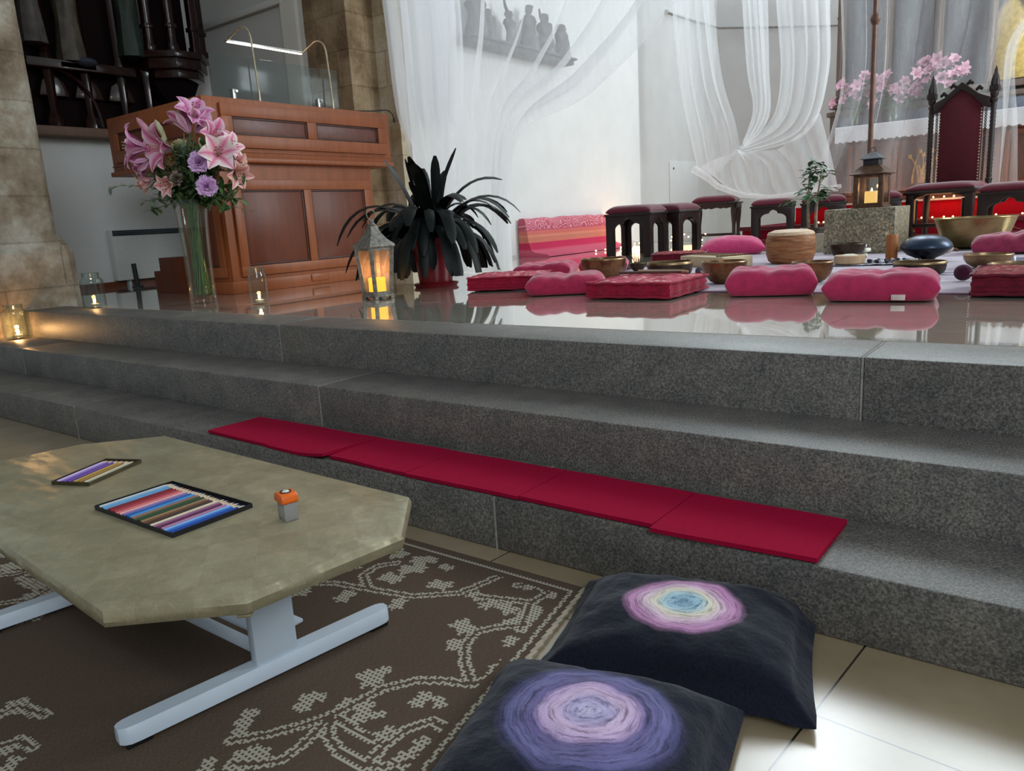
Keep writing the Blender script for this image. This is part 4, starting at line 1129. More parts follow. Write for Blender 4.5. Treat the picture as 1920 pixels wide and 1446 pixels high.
# ---- tealight jars
def jar(label, loc, rad, h, neck, seed=0, power=0.55):
    r = thing('candle_jar', label, 'candle jar', loc)
    q = MB(); o = [(0, 0), (rad * 0.94, 0), (rad, 0.01), (rad, h * 0.72), (rad * 0.95, h * 0.80), (neck, h * 0.87), (neck, h * 0.99), (neck + 0.004, h)]
    t = 0.004; inn = [(neck - t + 0.003, h), (neck - t, h * 0.87), (rad * 0.95 - t, h * 0.79), (rad - t, h * 0.7), (rad - t, 0.014), (0, 0.012)]
    q.lathe(o + inn, 32)
    for z in (0.9, 0.935, 0.97): q.lathe([(neck, h * z), (neck + 0.0035, h * (z + 0.012)), (neck, h * (z + 0.024))], 28)
    q.build('glass_body', M_GLASS, r)
    q = MB(); q.lathe([(0, 0.0125), (0.023, 0.0125), (0.025, 0.028), (0.023, 0.028), (0.022, 0.024), (0, 0.024)], 20); tl = q.build('tealight', simple('tealight cup', (206, 190, 170), 0.4, 0.3), r)
    q = MB(); q.lathe([(0, 0.026), (0.006, 0.033), (0.0075, 0.040), (0.004, 0.054), (0, 0.064)], 12); q.build('flame', M_FLAME, tl)
    lamp('jar_glow', (loc[0], loc[1], loc[2] + 0.06), power, (1.0, 0.48, 0.18), 0.012)


jar('wide glass jar with a burning tealight at the end of the top step', (-5.262, 2.37, ZF), 0.072, 0.232, 0.052, 1, 0.6)
jar('slim glass jar with a burning tealight before the pulpit panels', (-3.999, 2.76, ZF), 0.054, 0.222, 0.043, 2, 0.5)
jar('round glass jar with a burning tealight on the middle step against the stone pillar', (-5.640, 2.02, H2), 0.082, 0.226, 0.055, 3, 3.2)


# ---- lantern with the yellow candle
M_HAZE = tulle('hazy lantern glass', 0.17, (236, 206, 180))
def pyramid_lantern(label, loc, rz, b, t, zt, ev, m, candle_c, candle_r, candle_h, strength, power, roof, name='lantern'):
    r = thing(name, label, 'lantern', loc, rz)
    q = MB(); q.box(-b - 0.012, b + 0.012, -b - 0.012, b + 0.012, 0.012, 0.028, 0.003)
    for sx in (-1, 1):
        for sy in (-1, 1): q.box(sx * b - 0.013, sx * b + 0.013, sy * b - 0.013, sy * b + 0.013, 0.0, 0.014, 0.003)
    q.build('base', m, r)
    q = MB()
    for sx in (-1, 1):
        for sy in (-1, 1): q.tube([(sx * b, sy * b, 0.028), (sx * t, sy * t, zt)], 0.015, 4)
    for k in range(4):
        a = Matrix.Rotation(k * math.pi / 2, 4, 'Z'); q.xf = a
        q.box(-b, b, -b - 0.006, -b + 0.006, 0.028, 0.045); q.box(-t, t, -t - 0.006, -t + 0.006, zt - 0.016, zt)
    q.build('frame', m, r)
    for k in range(4):
        q = MB(); q.xf = Matrix.Rotation(k * math.pi / 2, 4, 'Z')
        vs = [q.bm.verts.new(p) for p in ((-b, -b, 0.045), (b, -b, 0.045), (t, -t, zt - 0.016), (-t, -t, zt - 0.016))]; q.bm.faces.new(vs)
        for v in vs: v.co = q.xf @ v.co
        q.build('pane', M_HAZE, r)
    q = MB(); N = []
    for w, z in roof:
        N.append([q.bm.verts.new((sx * w, sy * w, z)) for sx, sy in ((-1, -1), (1, -1), (1, 1), (-1, 1))])
    for A, B in zip(N, N[1:]):
        for k in range(4): q.bm.faces.new((A[k], A[(k + 1) % 4], B[(k + 1) % 4], B[k]))
    q.bm.faces.new(N[0][::-1]); q.bm.faces.new(N[-1]); q.build('roof', m, r, 20)
    zr = roof[-1][1]
    q = MB(); q.lathe([(0.018, zr - 0.004), (0.026, zr + 0.004), (0.014, zr + 0.016), (0.016, zr + 0.024), (0.008, zr + 0.036), (0, zr + 0.04)], 14); cap = q.build('finial', m, r)
    q = MB(); ring = [(0.030 * math.cos(a), 0.012 * math.sin(a) * 0.2, zr + 0.062 + 0.030 * math.sin(a)) for a in [2 * math.pi * i / 20 for i in range(21)]]; q.tube(ring, 0.0035, 6, False); q.build('ring', m, cap)
    q = MB(); c = candle_r; q.lathe([(0, 0.0285), (c, 0.0285), (c, candle_h - 0.004), (c * 0.92, candle_h), (c * 0.6, candle_h - 0.008), (0, candle_h - 0.012)], 24); q.build('candle', emit('glowing candle %s' % label[:9], candle_c, strength), r)
    lamp('lantern_glow', (loc[0], loc[1], loc[2] + candle_h + 0.05), power, (1.0, 0.46, 0.14), 0.03)
    return r


pyramid_lantern('pale grey metal lantern with a yellow candle glowing on the floor by the pulpit', (-3.358, 3.13, ZF), R(82), 0.056, 0.074, 0.30, 0.085, M_PEWTER, (255, 186, 42), 0.05, 0.125, 1.6, 1.3,
                [(0.083, 0.296), (0.090, 0.306), (0.086, 0.318), (0.058, 0.345), (0.034, 0.385), (0.020, 0.425)])


# ---- potted strap-leaf plant
def strap_plant():
    px, py = -3.568, 3.87
    r = thing('potted_plant', 'dark strap-leaved plant in a wine red pot between lantern and curtain', 'plant', (px, py, ZF))
    q = MB(); q.lathe([(0, 0.0), (0.14, 0.0), (0.155, 0.02), (0.15, 0.024), (0.13, 0.012), (0.11, 0.012), (0.112, 0.02), (0.142, 0.29), (0.150, 0.29), (0.150, 0.33), (0.140, 0.33), (0.136, 0.30), (0, 0.30)], 32); q.build('pot', simple('wine red glazed pot', (122, 22, 34), 0.35, 0, 0.08), r)
    q = MB(); rnd = random.Random(12)
    for k in range(112):
        a = rnd.uniform(0, 2 * math.pi); el = rnd.choice((rnd.uniform(0.45, 0.8), rnd.uniform(0.7, 1.05), rnd.uniform(0.95, 1.5))); L = rnd.uniform(0.44, 0.74) * (1.15 if math.cos(a - 3.6) > 0.6 else 1.0); W = rnd.uniform(0.026, 0.040) * (1.15 if el > 1.1 else 1)
        d = Vector((math.cos(a) * math.cos(el), math.sin(a) * math.cos(el), math.sin(el)))
        # spread a little wider across the chancel than along it
        p = Vector((rnd.uniform(-0.05, 0.05), rnd.uniform(-0.05, 0.05), 0.32)); n = 12; side = Vector((-math.sin(a), math.cos(a), 0)); dd = d.copy(); rows_ = []
        droop = rnd.uniform(0.14, 0.28) * (1.5 - el * 0.6)
        if el > 1.2: L *= 0.88; droop *= rnd.choice((0.5, 2.0, 3.2))
        for i in range(n + 1):
            t = i / n; w = W * min(1, 0.5 + 2.5 * t) * (1 if t < 0.8 else math.cos((t - 0.8) / 0.2 * 1.45) ** 0.6) + 0.0008
            nr = side.cross(dd).normalized(); rows_.append([q.bm.verts.new(p - side * w + nr * w * 0.2), q.bm.verts.new(p - nr * w * 0.15), q.bm.verts.new(p + side * w + nr * w * 0.2)])
            dd = (dd + Vector((0, 0, -droop * (0.4 + 1.6 * t)))).normalized(); p = p + dd * (L / n)
            if p.z < 0.09: p.z = 0.09
        for A, B in zip(rows_, rows_[1:]):
            for j in range(2): q.bm.faces.new((A[j], A[j + 1], B[j + 1], B[j]))
    q.build('foliage', simple('dark strap leaf', (10, 17, 15), 0.5, 0, 0.35, 8, 0, 0.22), r, 60, recalc=False)


strap_plant()


# ---- carved relief on the chancel wall
def relief():
    r = thing('carved_figure_relief', 'dark carved group of small figures on a wall ledge behind the curtain', 'sculpture', (-5.185, 7.1, 2.62)); m = simple('old dark carving', (84, 82, 82), 0.8, 0, 0.3, 20, 0.4)
    q = MB(); q.box(0.0, 0.20, -0.92, 0.95, 0.0, 0.05, 0.012); q.box(0.0, 0.23, -0.95, 0.98, 0.05, 0.075, 0.01); q.build('ledge', m, r)
    for i, (y, h, w, ln) in enumerate(((-0.74, 0.50, 0.14, 0.0), (-0.56, 0.30, 0.12, 0.02), (-0.16, 0.34, 0.09, -0.06), (0.14, 0.46, 0.13, 0.03), (0.48, 0.42, 0.14, -0.03), (0.82, 0.36, 0.13, -0.04))):
        q = MB(); prof = [(0, 0), (w * 1.05, 0), (w * 0.9, h * 0.2), (w * 0.72, h * 0.45), (w * 0.82, h * 0.62), (w * 0.7, h * 0.72), (w * 0.3, h * 0.78), (w * 0.42, h * 0.86), (w * 0.36, h * 0.97), (0, h)]
        q.lathe(prof, 18, (0, 0, 0), lobes=5, lobe=0.12, twist=4.0)
        for v in q.bm.verts:
            o = noise.noise(v.co * 14 + Vector((i * 5, 0, 0))) * 0.03; v.co = Vector((0.135 + v.co.x * 0.6 + o, y + v.co.y + ln * v.co.z / h + o, 0.073 + v.co.z))
        if i in (2, 4): q.tube([(0.12, y + 0.05, 0.30), (0.14, y - 0.10, 0.44), (0.14, y - 0.12, 0.52)], [0.02, 0.016, 0.01], 6)
        q.build('carved_figure', m, r)


relief()


# ---- striped throw against the chancel wall
def throw():
    r = thing('striped_throw', 'pink and orange striped throw draped along the white chancel wall', 'throw', (-5.06, 8.0, ZF))
    prof = [(-0.12, 0.0), (-0.12, 0.40), (-0.105, 0.425), (-0.04, 0.43), (-0.02, 0.41), (0.0, 0.30), (0.02, 0.16), (0.05, 0.075), (0.10, 0.05), (0.26, 0.03), (0.30, 0.006), (0.28, 0.0)]
    q = MB(); N = 60; rows_ = []
    for i in range(N + 1):
        y = -0.96 + 1.92 * i / N; rows_.append([q.bm.verts.new((x + (noise.noise(Vector((x * 4, y * 4, z * 5))) * 0.02 if x > -0.1 else 0), y, max(0.0, z + (noise.noise(Vector((y * 5, 1, z))) * 0.012 if z > 0.2 else 0)))) for x, z in prof])
    for A, B in zip(rows_, rows_[1:]):
        for j in range(len(prof) - 1): q.bm.faces.new((A[j], A[j + 1], B[j + 1], B[j]))
    for e in (rows_[0], rows_[-1]): q.bm.faces.new(e)
    t = NT('woven stripes'); s = t.sep(t.coord()); z = t.math('MULTIPLY', s[2], 2.2)
    c = t.ramp(z, [(0.0, (190, 84, 112)), (0.14, (196, 96, 118)), (0.20, (184, 52, 88)), (0.34, (184, 52, 88)), (0.345, (196, 116, 100)), (0.46, (184, 118, 102)), (0.50, (204, 134, 112)), (0.56, (192, 106, 98)), (0.62, (196, 108, 108)), (0.66, (168, 76, 98)), (0.95, (188, 104, 118))], 'LINEAR')
    w = t.node('ShaderNodeTexVoronoi'); w.inputs['Scale'].default_value = 9.0; t.link(t.coord((0.3, 1, 1.0)), w.inputs['Vector'])
    rings = t.math('SINE', t.math('MULTIPLY', w.outputs['Distance'], 26.0)); top = t.math('GREATER_THAN', s[2], 0.30)
    c = t.mix(t.math('MULTIPLY', t.math('MULTIPLY', t.math('MAXIMUM', rings, 0.0), top), 0.5), c, lin((240, 190, 200)))
    f = t.noise(t.coord((1, 9, 30)), 20, 3); c = t.mix(0.25, c, t.ramp(f, [(0.35, (120, 60, 60)), (0.65, (255, 220, 200))]), 'SOFT_LIGHT')
    t.color(c); t.set(0.9, spec=0.15); q.build('cloth', t.m, r)


throw()

# ================================================================ chancel floor
def chancel_rug():
    q = MB(); x0, x1, y0, y1 = -2.75, 0.9, 3.625, 6.75; N = 60

    def F(u, v): x = x0 + (x1 - x0) * u; y = y0 + (y1 - y0) * v; return Vector((x, y, ZF + 0.003 + 0.001 * noise.noise(Vector((x * 2, y * 2, 0)))))
    q.grid(F, N, N); be = [e for e in q.bm.edges if len(e.link_faces) == 1]; r = bmesh.ops.extrude_edge_only(q.bm, edges=be)
    for g in r['geom']:
        if isinstance(g, bmesh.types.BMVert): g.co.z = ZF + 0.0005
    t = NT('lilac white cotton rug'); v = t.coord(); s = t.sep(v); a = t.noise(v, 7, 6, 0.7); b = t.noise(v, 60, 3)
    c = t.ramp(a, [(0.3, (152, 136, 152)), (0.5, (180, 168, 180)), (0.7, (192, 185, 192))])

    def band(val, p, w): return t.math('LESS_THAN', t.math('ABSOLUTE', t.math('SUBTRACT', val, p)), w)
    m = band(s[1], y0 + 0.02, 0.028)
    c = t.mix(m, c, lin((104, 64, 96)))
    c = t.mix(t.math('MAXIMUM', band(s[1], 4.52, 0.022), band(s[1], 4.66, 0.022)), c, lin((36, 44, 76)))
    c = t.mix(t.math('MAXIMUM', band(s[0], x0 + 0.02, 0.025), band(s[1], y1 - 0.03, 0.03)), c, lin((90, 64, 96)))
    t.color(c); t.set(0.95, spec=0.1, sheen=0.2); t.bump(b, 0.4, 0.004)
    tag(q.build('cotton_rug', t.m), 'lilac white rug spread under the bowls and cushions before the altar', 'rug')


chancel_rug()
ZR = ZF + 0.0045


def fwd_at(x, y): d = Vector((x, y, 0)).normalized(); return d


def rzv(x, y): d = fwd_at(x, y); return math.atan2(d.y, d.x) - math.pi / 2            # local +y looks straight away from the steps' viewer side


# --- boxy quilted cushions (stitched sides, piping)
def mattress(label, loc, rz, w, d, h, mtop, mside, seed):
    r = thing('box_cushion', label, 'cushion', loc, rz)
    rnd = random.Random(seed)

    def ring(z, ins, n=30):
        P = []
        for (ax, ay), (bx, by) in (((-1, -1), (1, -1)), ((1, -1), (1, 1)), ((1, 1), (-1, 1)), ((-1, 1), (-1, -1))):
            for i in range(n):
                t = i / n; x = (ax + (bx - ax) * t) * (w / 2 - ins); y = (ay + (by - ay) * t) * (d / 2 - ins)
                # rounded corners
                k = max(0, abs(x) / (w / 2) + abs(y) / (d / 2) - 1.84) * 0.12; x -= math.copysign(k * w / 2, x); y -= math.copysign(k * d / 2, y)
                P.append((x, y, z))
        return P
    q = MB(); rows_ = []
    for t in [i / 12 for i in range(13)]:
        z = 0.006 + (h - 0.016) * t; bul = 0.008 * math.sin(math.pi * t) - 0.005 * (math.exp(-((t - 0.36) / 0.06) ** 2) + math.exp(-((t - 0.68) / 0.06) ** 2))
        rows_.append([q.bm.verts.new((x + (x / (w / 2)) * (bul + 0.004 * math.sin(i * 0.9 + seed)), y + (y / (d / 2)) * (bul + 0.004 * math.sin(i * 0.9 + seed)), zz)) for i, (x, y, zz) in enumerate(ring(z, 0.012))])
    for A, B in zip(rows_, rows_[1:]):
        for k in range(len(A)): q.bm.faces.new((A[k], A[(k + 1) % len(A)], B[(k + 1) % len(A)], B[k]))
    q.bm.faces.new(rows_[0][::-1]); q.build('side_band', mside, r)
    N = 40; tuf = [(a * w * 0.25, b * d * 0.25) for a in (-1, 0, 1) for b in (-1, 0, 1)]
    q = MB()

    def F(u, v):
        x = (u * 2 - 1) * (w / 2 - 0.008); y = (v * 2 - 1) * (d / 2 - 0.008); k = max(0, abs(x) / (w / 2) + abs(y) / (d / 2) - 1.84) * 0.12
        e = min(1, 6 * min(u, 1 - u, v, 1 - v)); z = h - 0.014 + 0.016 * e + noise.noise(Vector((x * 12 + seed, y * 12, 0))) * 0.008
        for tx, ty in tuf: z -= 0.016 * math.exp(-(math.hypot(x - tx, y - ty) / 0.03) ** 2)
        return Vector((x - math.copysign(k * w / 2, x), y - math.copysign(k * d / 2, y), z))
    q.grid(F, N, N); q.build('top_panel', mtop, r)
    q = MB()
    for z in (h - 0.010, 0.010):
        P = ring(z, 0.003); pts = [(x * (1 + 0.003 * math.sin(i * 0.55)), y * (1 + 0.003 * math.sin(i * 0.55)), z + 0.0015 * math.sin(i * 0.8 + seed)) for i, (x, y, z) in enumerate(P)]; q.tube(pts + pts[:1], 0.0058, 6, False)
    q.build('rolled_edge', mside, r); return r


def printed(name, c1, c2, c3, scale=26):
    t = NT(name); v = t.coord(); w = t.node('ShaderNodeTexVoronoi'); w.inputs['Scale'].default_value = scale; t.link(v, w.inputs['Vector'])
    n = t.noise(v, 14, 4); c = t.mix(t.ramp(w.outputs['Distance'], [(0.28, (255, 255, 255)), (0.42, (0, 0, 0))]), t.ramp(n, [(0.35, c1), (0.65, c2)]), lin(c3)); t.color(c); t.set(0.9, spec=0.15); return t.m


M_TOP1 = printed('printed pink cotton', (196, 96, 108), (176, 70, 92), (214, 156, 150)); M_TOP2 = printed('printed brick cotton', (150, 70, 70), (126, 48, 56), (168, 104, 96)); M_SIDE = simple('crimson stitched cotton', (150, 22, 52), 0.9, 0, 0.14, 50, 0.2, 0.15, 0.2); M_SIDE2 = simple('dark claret cotton', (104, 22, 40), 0.9, 0, 0.14, 50, 0.2, 0.15, 0.2)
mattress('crimson box cushion with a pale printed top holding slim mallets, beside the brass bowls', (-1.78, 3.50, ZR), R(2), 0.46, 0.50, 0.085, M_TOP1, M_SIDE, 1)
mattress('crimson box cushion nearest the potted plant', (-2.87, 3.79, ZR), R(24), 0.44, 0.46, 0.088, M_TOP1, M_SIDE, 2)
mattress('claret box cushion at the edge of view by the purple mallet', (-0.165, 3.74, ZR), R(2), 0.44, 0.46, 0.095, M_TOP2, M_SIDE2, 3)
mattress('dark claret box cushion behind the pale string box', (-2.66, 5.80, ZR), R(20), 0.42, 0.42, 0.085, M_TOP2, M_SIDE2, 4)


def pad(label, loc, rz, w, d, h, m, seed, tufts=True, extra=None, lift=None, name='seat_cushion'):
    cr = [((1, 0), 0, 0.035, 0.30), ((0, 1), 0, 0.035, 0.30)] if tufts else None
    tf = [(-w * 0.22, -d * 0.22), (w * 0.22, -d * 0.22), (-w * 0.22, d * 0.22), (w * 0.22, d * 0.22), (0, 0)] if tufts else ()
    q = soft_bm(w, d, h, 5.0, 0, 0.008, tf, 0.055, 0.42, cr, 48, seed, 0.42, lift)
    o = q.build(name, m, None, 70, loc, rz); tag(o, label, 'cushion'); return o


pad('fuchsia tufted seat cushion beside the crimson printed one', (-2.32, 3.58, ZR), R(30), 0.43, 0.42, 0.115, M_PINK2, 1)
pad('plump fuchsia tufted cushion in front of the brass bowls', (-1.205, 3.635, ZR), R(18), 0.40, 0.40, 0.135, M_PINK, 2)
e_ = pad('wide fuchsia tufted cushion with a white tag at the marble edge', (-0.69, 3.49, ZR), R(8), 0.43, 0.40, 0.125, M_PINK, 3)
q = MB(); q.box(-0.025, 0.025, -0.012, 0.0, 0.012, 0.034, 0.002); q.xf = Matrix.Identity(4); q.build('care_tag', simple('white care tag', (226, 206, 200), 0.7), e_, loc=(0.07, -0.186, -0.006), rz=R(-6))
pad('raspberry pad folded against the throw, between plant and copper bowl', (-3.12, 4.55, ZR), R(22), 0.42, 0.36, 0.11, M_PINK2, 4, lift=lambda x, y: 0.02 * max(0, x) * 2)
pad('raspberry pad half hidden behind the copper bowl', (-2.93, 5.05, ZR), R(26), 0.36, 0.34, 0.11, M_PINK2, 5)
pad('plum tufted cushion in front of the right stool', (-0.42, 6.20, ZR), R(6), 0.50, 0.40, 0.14, M_MAUVE, 6, lift=lambda x, y: max(0, 0.05 * (x + 0.2)))
q = soft_bm(0.56, 0.42, 0.165, 2.6, 0.0, 0.010, N=44, seed=7, edge=0.3); tag(q.build('scatter_cushion', simple('bright pink cotton', (190, 58, 106), 0.85, 0, 0.06, 25, 0.15, 0.2, 0.3), None, 70, (-2.58, 6.72, ZR), R(22)), 'smooth bright pink scatter cushion lying behind the string box', 'cushion')

# --- metal bowls
def bowl_mat(name, c, c2, rough, scale=14):
    t = NT(name); n = t.noise(t.coord(), scale, 5, 0.65); h = t.node('ShaderNodeTexVoronoi'); h.inputs['Scale'].default_value = 42
    t.link(t.coord(), h.inputs['Vector']); t.color(t.ramp(n, [(0.32, c2), (0.66, c)])); t.set(rough, 0.85); t.bump(h.outputs['Distance'], 0.18, 0.004); return t.m


M_COP = bowl_mat('aged copper bronze', (150, 108, 74), (96, 62, 42), 0.36); M_BRASS = bowl_mat('old brass', (158, 132, 98), (118, 90, 62), 0.38); M_DKB = bowl_mat('dark bronze', (84, 70, 58), (48, 38, 34), 0.42); M_GOLDB = bowl_mat('golden brass', (164, 140, 98), (132, 108, 72), 0.3, 6)


def bowl(label, loc, rad, h, m, m_rim, shape='round', thick=0.006):
    r = thing('singing_bowl', label, 'singing bowl', loc, 0, 'singing bowls on the rug')
    if shape == 'round': o = [(0, 0), (rad * 0.40, 0.0), (rad * 0.62, h * 0.10), (rad * 0.84, h * 0.34), (rad * 0.96, h * 0.66), (rad * 0.985, h * 0.93)]
    elif shape == 'straight': o = [(0, 0), (rad * 0.78, 0), (rad * 0.90, h * 0.07), (rad * 0.96, h * 0.28), (rad * 0.985, h * 0.6), (rad * 0.99, h * 0.80)]
    else: o = [(0, 0), (rad * 0.66, 0), (rad * 0.72, h * 0.06), (rad * 0.86, h * 0.5), (rad * 0.98, h * 0.95)]
    q = MB(); inn = [(a - thick if a > thick else 0, b + thick) for a, b in o][::-1]; q.lathe(o + inn, 48); q.build('body', m, r)
    q = MB(); a, b = o[-1]; q.lathe([(a, b), (a + 0.003, b + 0.002), (rad, h - 0.003), (rad - 0.002, h), (rad - thick - 0.001, h), (rad - thick - 0.002, b), (a - thick, b - 0.002)], 48); q.build('rim', m_rim, r)


bowl('copper singing bowl with bright hammered side behind the fuchsia cushion', (-2.44, 4.20, ZR), 0.142, 0.142, M_COP, M_BRASS)
bowl('flat straight-sided dark bowl with a brass rim behind the printed cushion', (-2.19, 4.62, ZR), 0.148, 0.085, M_DKB, M_BRASS, 'straight')
bowl('deep dark bronze bowl between the printed cushion and the plump fuchsia one', (-1.60, 4.06, ZR), 0.122, 0.122, M_COP, M_BRASS)
bowl('small brown bronze bowl peeping out right of the plump fuchsia cushion', (-1.15, 4.12, ZR), 0.103, 0.108, M_COP, M_BRASS)
bowl('dark hammered bowl standing against the round wooden drum', (-1.37, 5.74, ZR + 0.010), 0.120, 0.105, M_DKB, M_DKB)
bowl('low grey bowl just behind the tagged fuchsia cushion', (-0.73, 4.60, ZR), 0.130, 0.066, M_DKB, M_BRASS, 'straight')
bowl('pale brass bowl behind the purple mallet', (-0.45, 4.95, ZR), 0.122, 0.076, M_BRASS, M_GOLDB)
bowl('shallow brass bowl touching the claret box cushion', (-0.30, 4.62, ZR), 0.122, 0.048, M_BRASS, M_GOLDB)
bowl('huge golden crystal-smooth bowl with flaring side before the tall chair', (-0.72, 6.80, ZR + 0.017), 0.278, 0.217, M_GOLDB, M_GOLDB, 'flare', 0.008)
bowl('tiny dark bowl holding dry herbs behind the copper bowl', (-2.58, 4.92, ZR), 0.055, 0.060, M_DKB, M_BRASS)
# dry herb bundle in the tiny bowl
r = thing('herb_bundle', 'small bundle of dry grey herbs standing in the tiny dark bowl', 'herbs', (-2.58, 4.92, ZR + 0.008)); q = MB(); rnd = random.Random(4)
for k in range(40):
    a = rnd.uniform(0, 6.28); d = Vector((math.cos(a) * 0.4, math.sin(a) * 0.4, 1)).normalized(); q.tube([d * 0.0, d * 0.05, d * rnd.uniform(0.09, 0.14) + Vector((rnd.uniform(-.01, .01), 0, 0))], [0.0012, 0.002, 0.0008], 4)
q.build('twigs', simple('dry sage', (112, 110, 90), 0.8), r)
# glass dish
r = thing('glass_dish', 'small clear glass dish on the rug beside the pale brass bowl', 'dish', (-0.33, 5.20, ZR)); q = MB(); q.lathe([(0, 0), (0.045, 0), (0.055, 0.036), (0.051, 0.036), (0.043, 0.008), (0, 0.008)], 24); q.build('body', thin_glass('dish glass', (226, 228, 232), 0.05, 1.5, 0.06), r)

# round wooden drum
def drum():
    r = thing('wooden_drum', 'round brown wooden drum with a pale skin top on the rug', 'drum', (-1.70, 5.54, ZR))
    t = NT('streaked drum wood'); n = t.noise(t.coord((1, 1, 9)), 8, 6, 0.65); t.color(t.ramp(n, [(0.3, (98, 56, 34)), (0.5, (150, 96, 60)), (0.72, (184, 136, 94))])); t.set(0.5, spec=0.3)
    q = MB(); q.lathe([(0, 0), (0.125, 0), (0.150, 0.02), (0.165, 0.065), (0.169, 0.12), (0.166, 0.165), (0.156, 0.195)], 44); q.build('shell', t.m, r)
    q = MB(); q.lathe([(0.156, 0.193), (0.160, 0.200), (0.150, 0.216), (0.11, 0.231), (0, 0.236)], 44); q.build('skin', simple('pale drum skin', (206, 176, 144), 0.6, 0, 0.08), r)


drum()
# steel tongue drum
r = thing('steel_tongue_drum', 'dark blue lens-shaped steel drum on the rug before the granite block', 'drum', (-0.84, 5.50, ZR + 0.010)); q = MB()
q.lathe([(0, 0), (0.05, 0.0), (0.06, 0.012), (0.11, 0.035), (0.146, 0.068), (0.151, 0.076)], 48); q.build('lower_shell', simple('dark steel blue enamel', (22, 26, 36), 0.35, 0.4), r)
q = MB(); q.lathe([(0.151, 0.076), (0.151, 0.082), (0.142, 0.104), (0.11, 0.134), (0.06, 0.152), (0.03, 0.155), (0, 0.156)], 48); q.build('upper_shell', simple('steel blue enamel', (44, 58, 78), 0.32, 0.5), r)
# bamboo chime tube with its loop
r = thing('bamboo_chime', 'upright orange bamboo chime tube with a cord loop on the patterned cloth', 'chime', (-1.04, 5.50, ZR + 0.010))
q = MB(); q.lathe([(0, 0), (0.034, 0), (0.036, 0.004), (0.036, 0.160), (0.033, 0.166), (0.030, 0.163), (0.030, 0.02), (0, 0.02)], 24); q.build('tube', wood('bamboo veneer', (176, 104, 54), 0.85, 0.5, (1, 1, 10), 6), r)
q = MB(); q.tube([(-0.012, 0.0, 0.15)] + [(-0.045 + 0.034 * math.cos(a), -0.01, 0.214 + 0.034 * math.sin(a)) for a in [-1.0 + 6.28 * i / 24 for i in range(25)]] + [(-0.012, 0, 0.15)], 0.0022, 6, False); q.build('cord_loop', simple('ochre cord', (176, 136, 74), 0.7), r)
q = MB(); q.box(-0.04, -0.022, -0.004, 0.0, 0.155, 0.185, 0.002); q.build('wind_sail', simple('white sail', (232, 228, 220), 0.6), r)
# pale string box
r = thing('string_box', 'pale maple string instrument box with a comb of pegs at its end', 'instrument', (-2.17, 5.33, ZR), R(-32)); hb = 0.075
q = MB(); q.box(-0.26, 0.26, -0.125, 0.125, 0.0, hb, 0.005); q.build('body', wood('maple box', (206, 184, 146), 0.92, 0.5, (8, 1, 1), 5), r)
q = MB()
for x in (-0.16, 0.12): q.ball((x, -0.1255, 0.042), 0.015, (0.5, 0.15, 1.0), 10, 6)
q.build('sound_holes', simple('dark hole', (30, 22, 18), 0.8), r)
q = MB(); q.box(0.16, 0.18, -0.11, 0.11, hb, hb + 0.012, 0.003)
for k in range(13): q.tube([(0.215, -0.108 + k * 0.018, hb), (0.218, -0.108 + k * 0.018, hb + 0.016)], 0.0035, 6); q.tube([(0.215, -0.108 + k * 0.018, hb + 0.009), (-0.24, -0.108 + k * 0.018, hb + 0.009)], 0.0008, 4)
q.build('pegs_and_strings', simple('brown pegs', (120, 92, 66), 0.5), r)
# light wooden frame drum
r = thing('wooden_dish', 'low round light wood dish on the patterned cloth', 'dish', (-1.24, 5.26, ZR + 0.010)); q = MB(); q.lathe([(0, 0), (0.086, 0), (0.092, 0.006), (0.092, 0.050), (0.086, 0.054), (0.078, 0.050), (0.076, 0.03), (0, 0.03)], 36); q.build('body', wood('light beech', (196, 164, 128), 0.9, 0.5, (1, 1, 8), 6), r)
q = MB(); q.lathe([(0, 0.031), (0.05, 0.031), (0.052, 0.05), (0.03, 0.06), (0, 0.062)], 20); q.build('cream_pad', simple('cream felt pad', (214, 204, 184), 0.8), r)
# folded white cloths behind it
for k, (x, y, z, a, lab) in enumerate(((-1.36, 5.96, 0.0, 12, 'folded cream cloth lying lowest of the small stack before the granite block'), (-1.35, 5.97, 0.034, -8, 'folded cream cloth in the middle of the small stack'), (-1.37, 5.95, 0.068, 24, 'folded cream cloth tilted on top of the small stack'))):
    q = MB(); q.box(-0.075, 0.075, -0.05, 0.05, 0.0, 0.026, 0.010, 3); q.xf = Matrix.Identity(4)
    for v in q.bm.verts: v.co.z += noise.noise(v.co * 18 + Vector((k, 0, 0))) * 0.006 + 0.003
    tag(q.build('folded_cloth', simple('cream cloth', (212, 208, 192), 0.85), None, 50, (x, y, ZR + z), R(a)), lab, 'cloth', 'folded cream cloths')
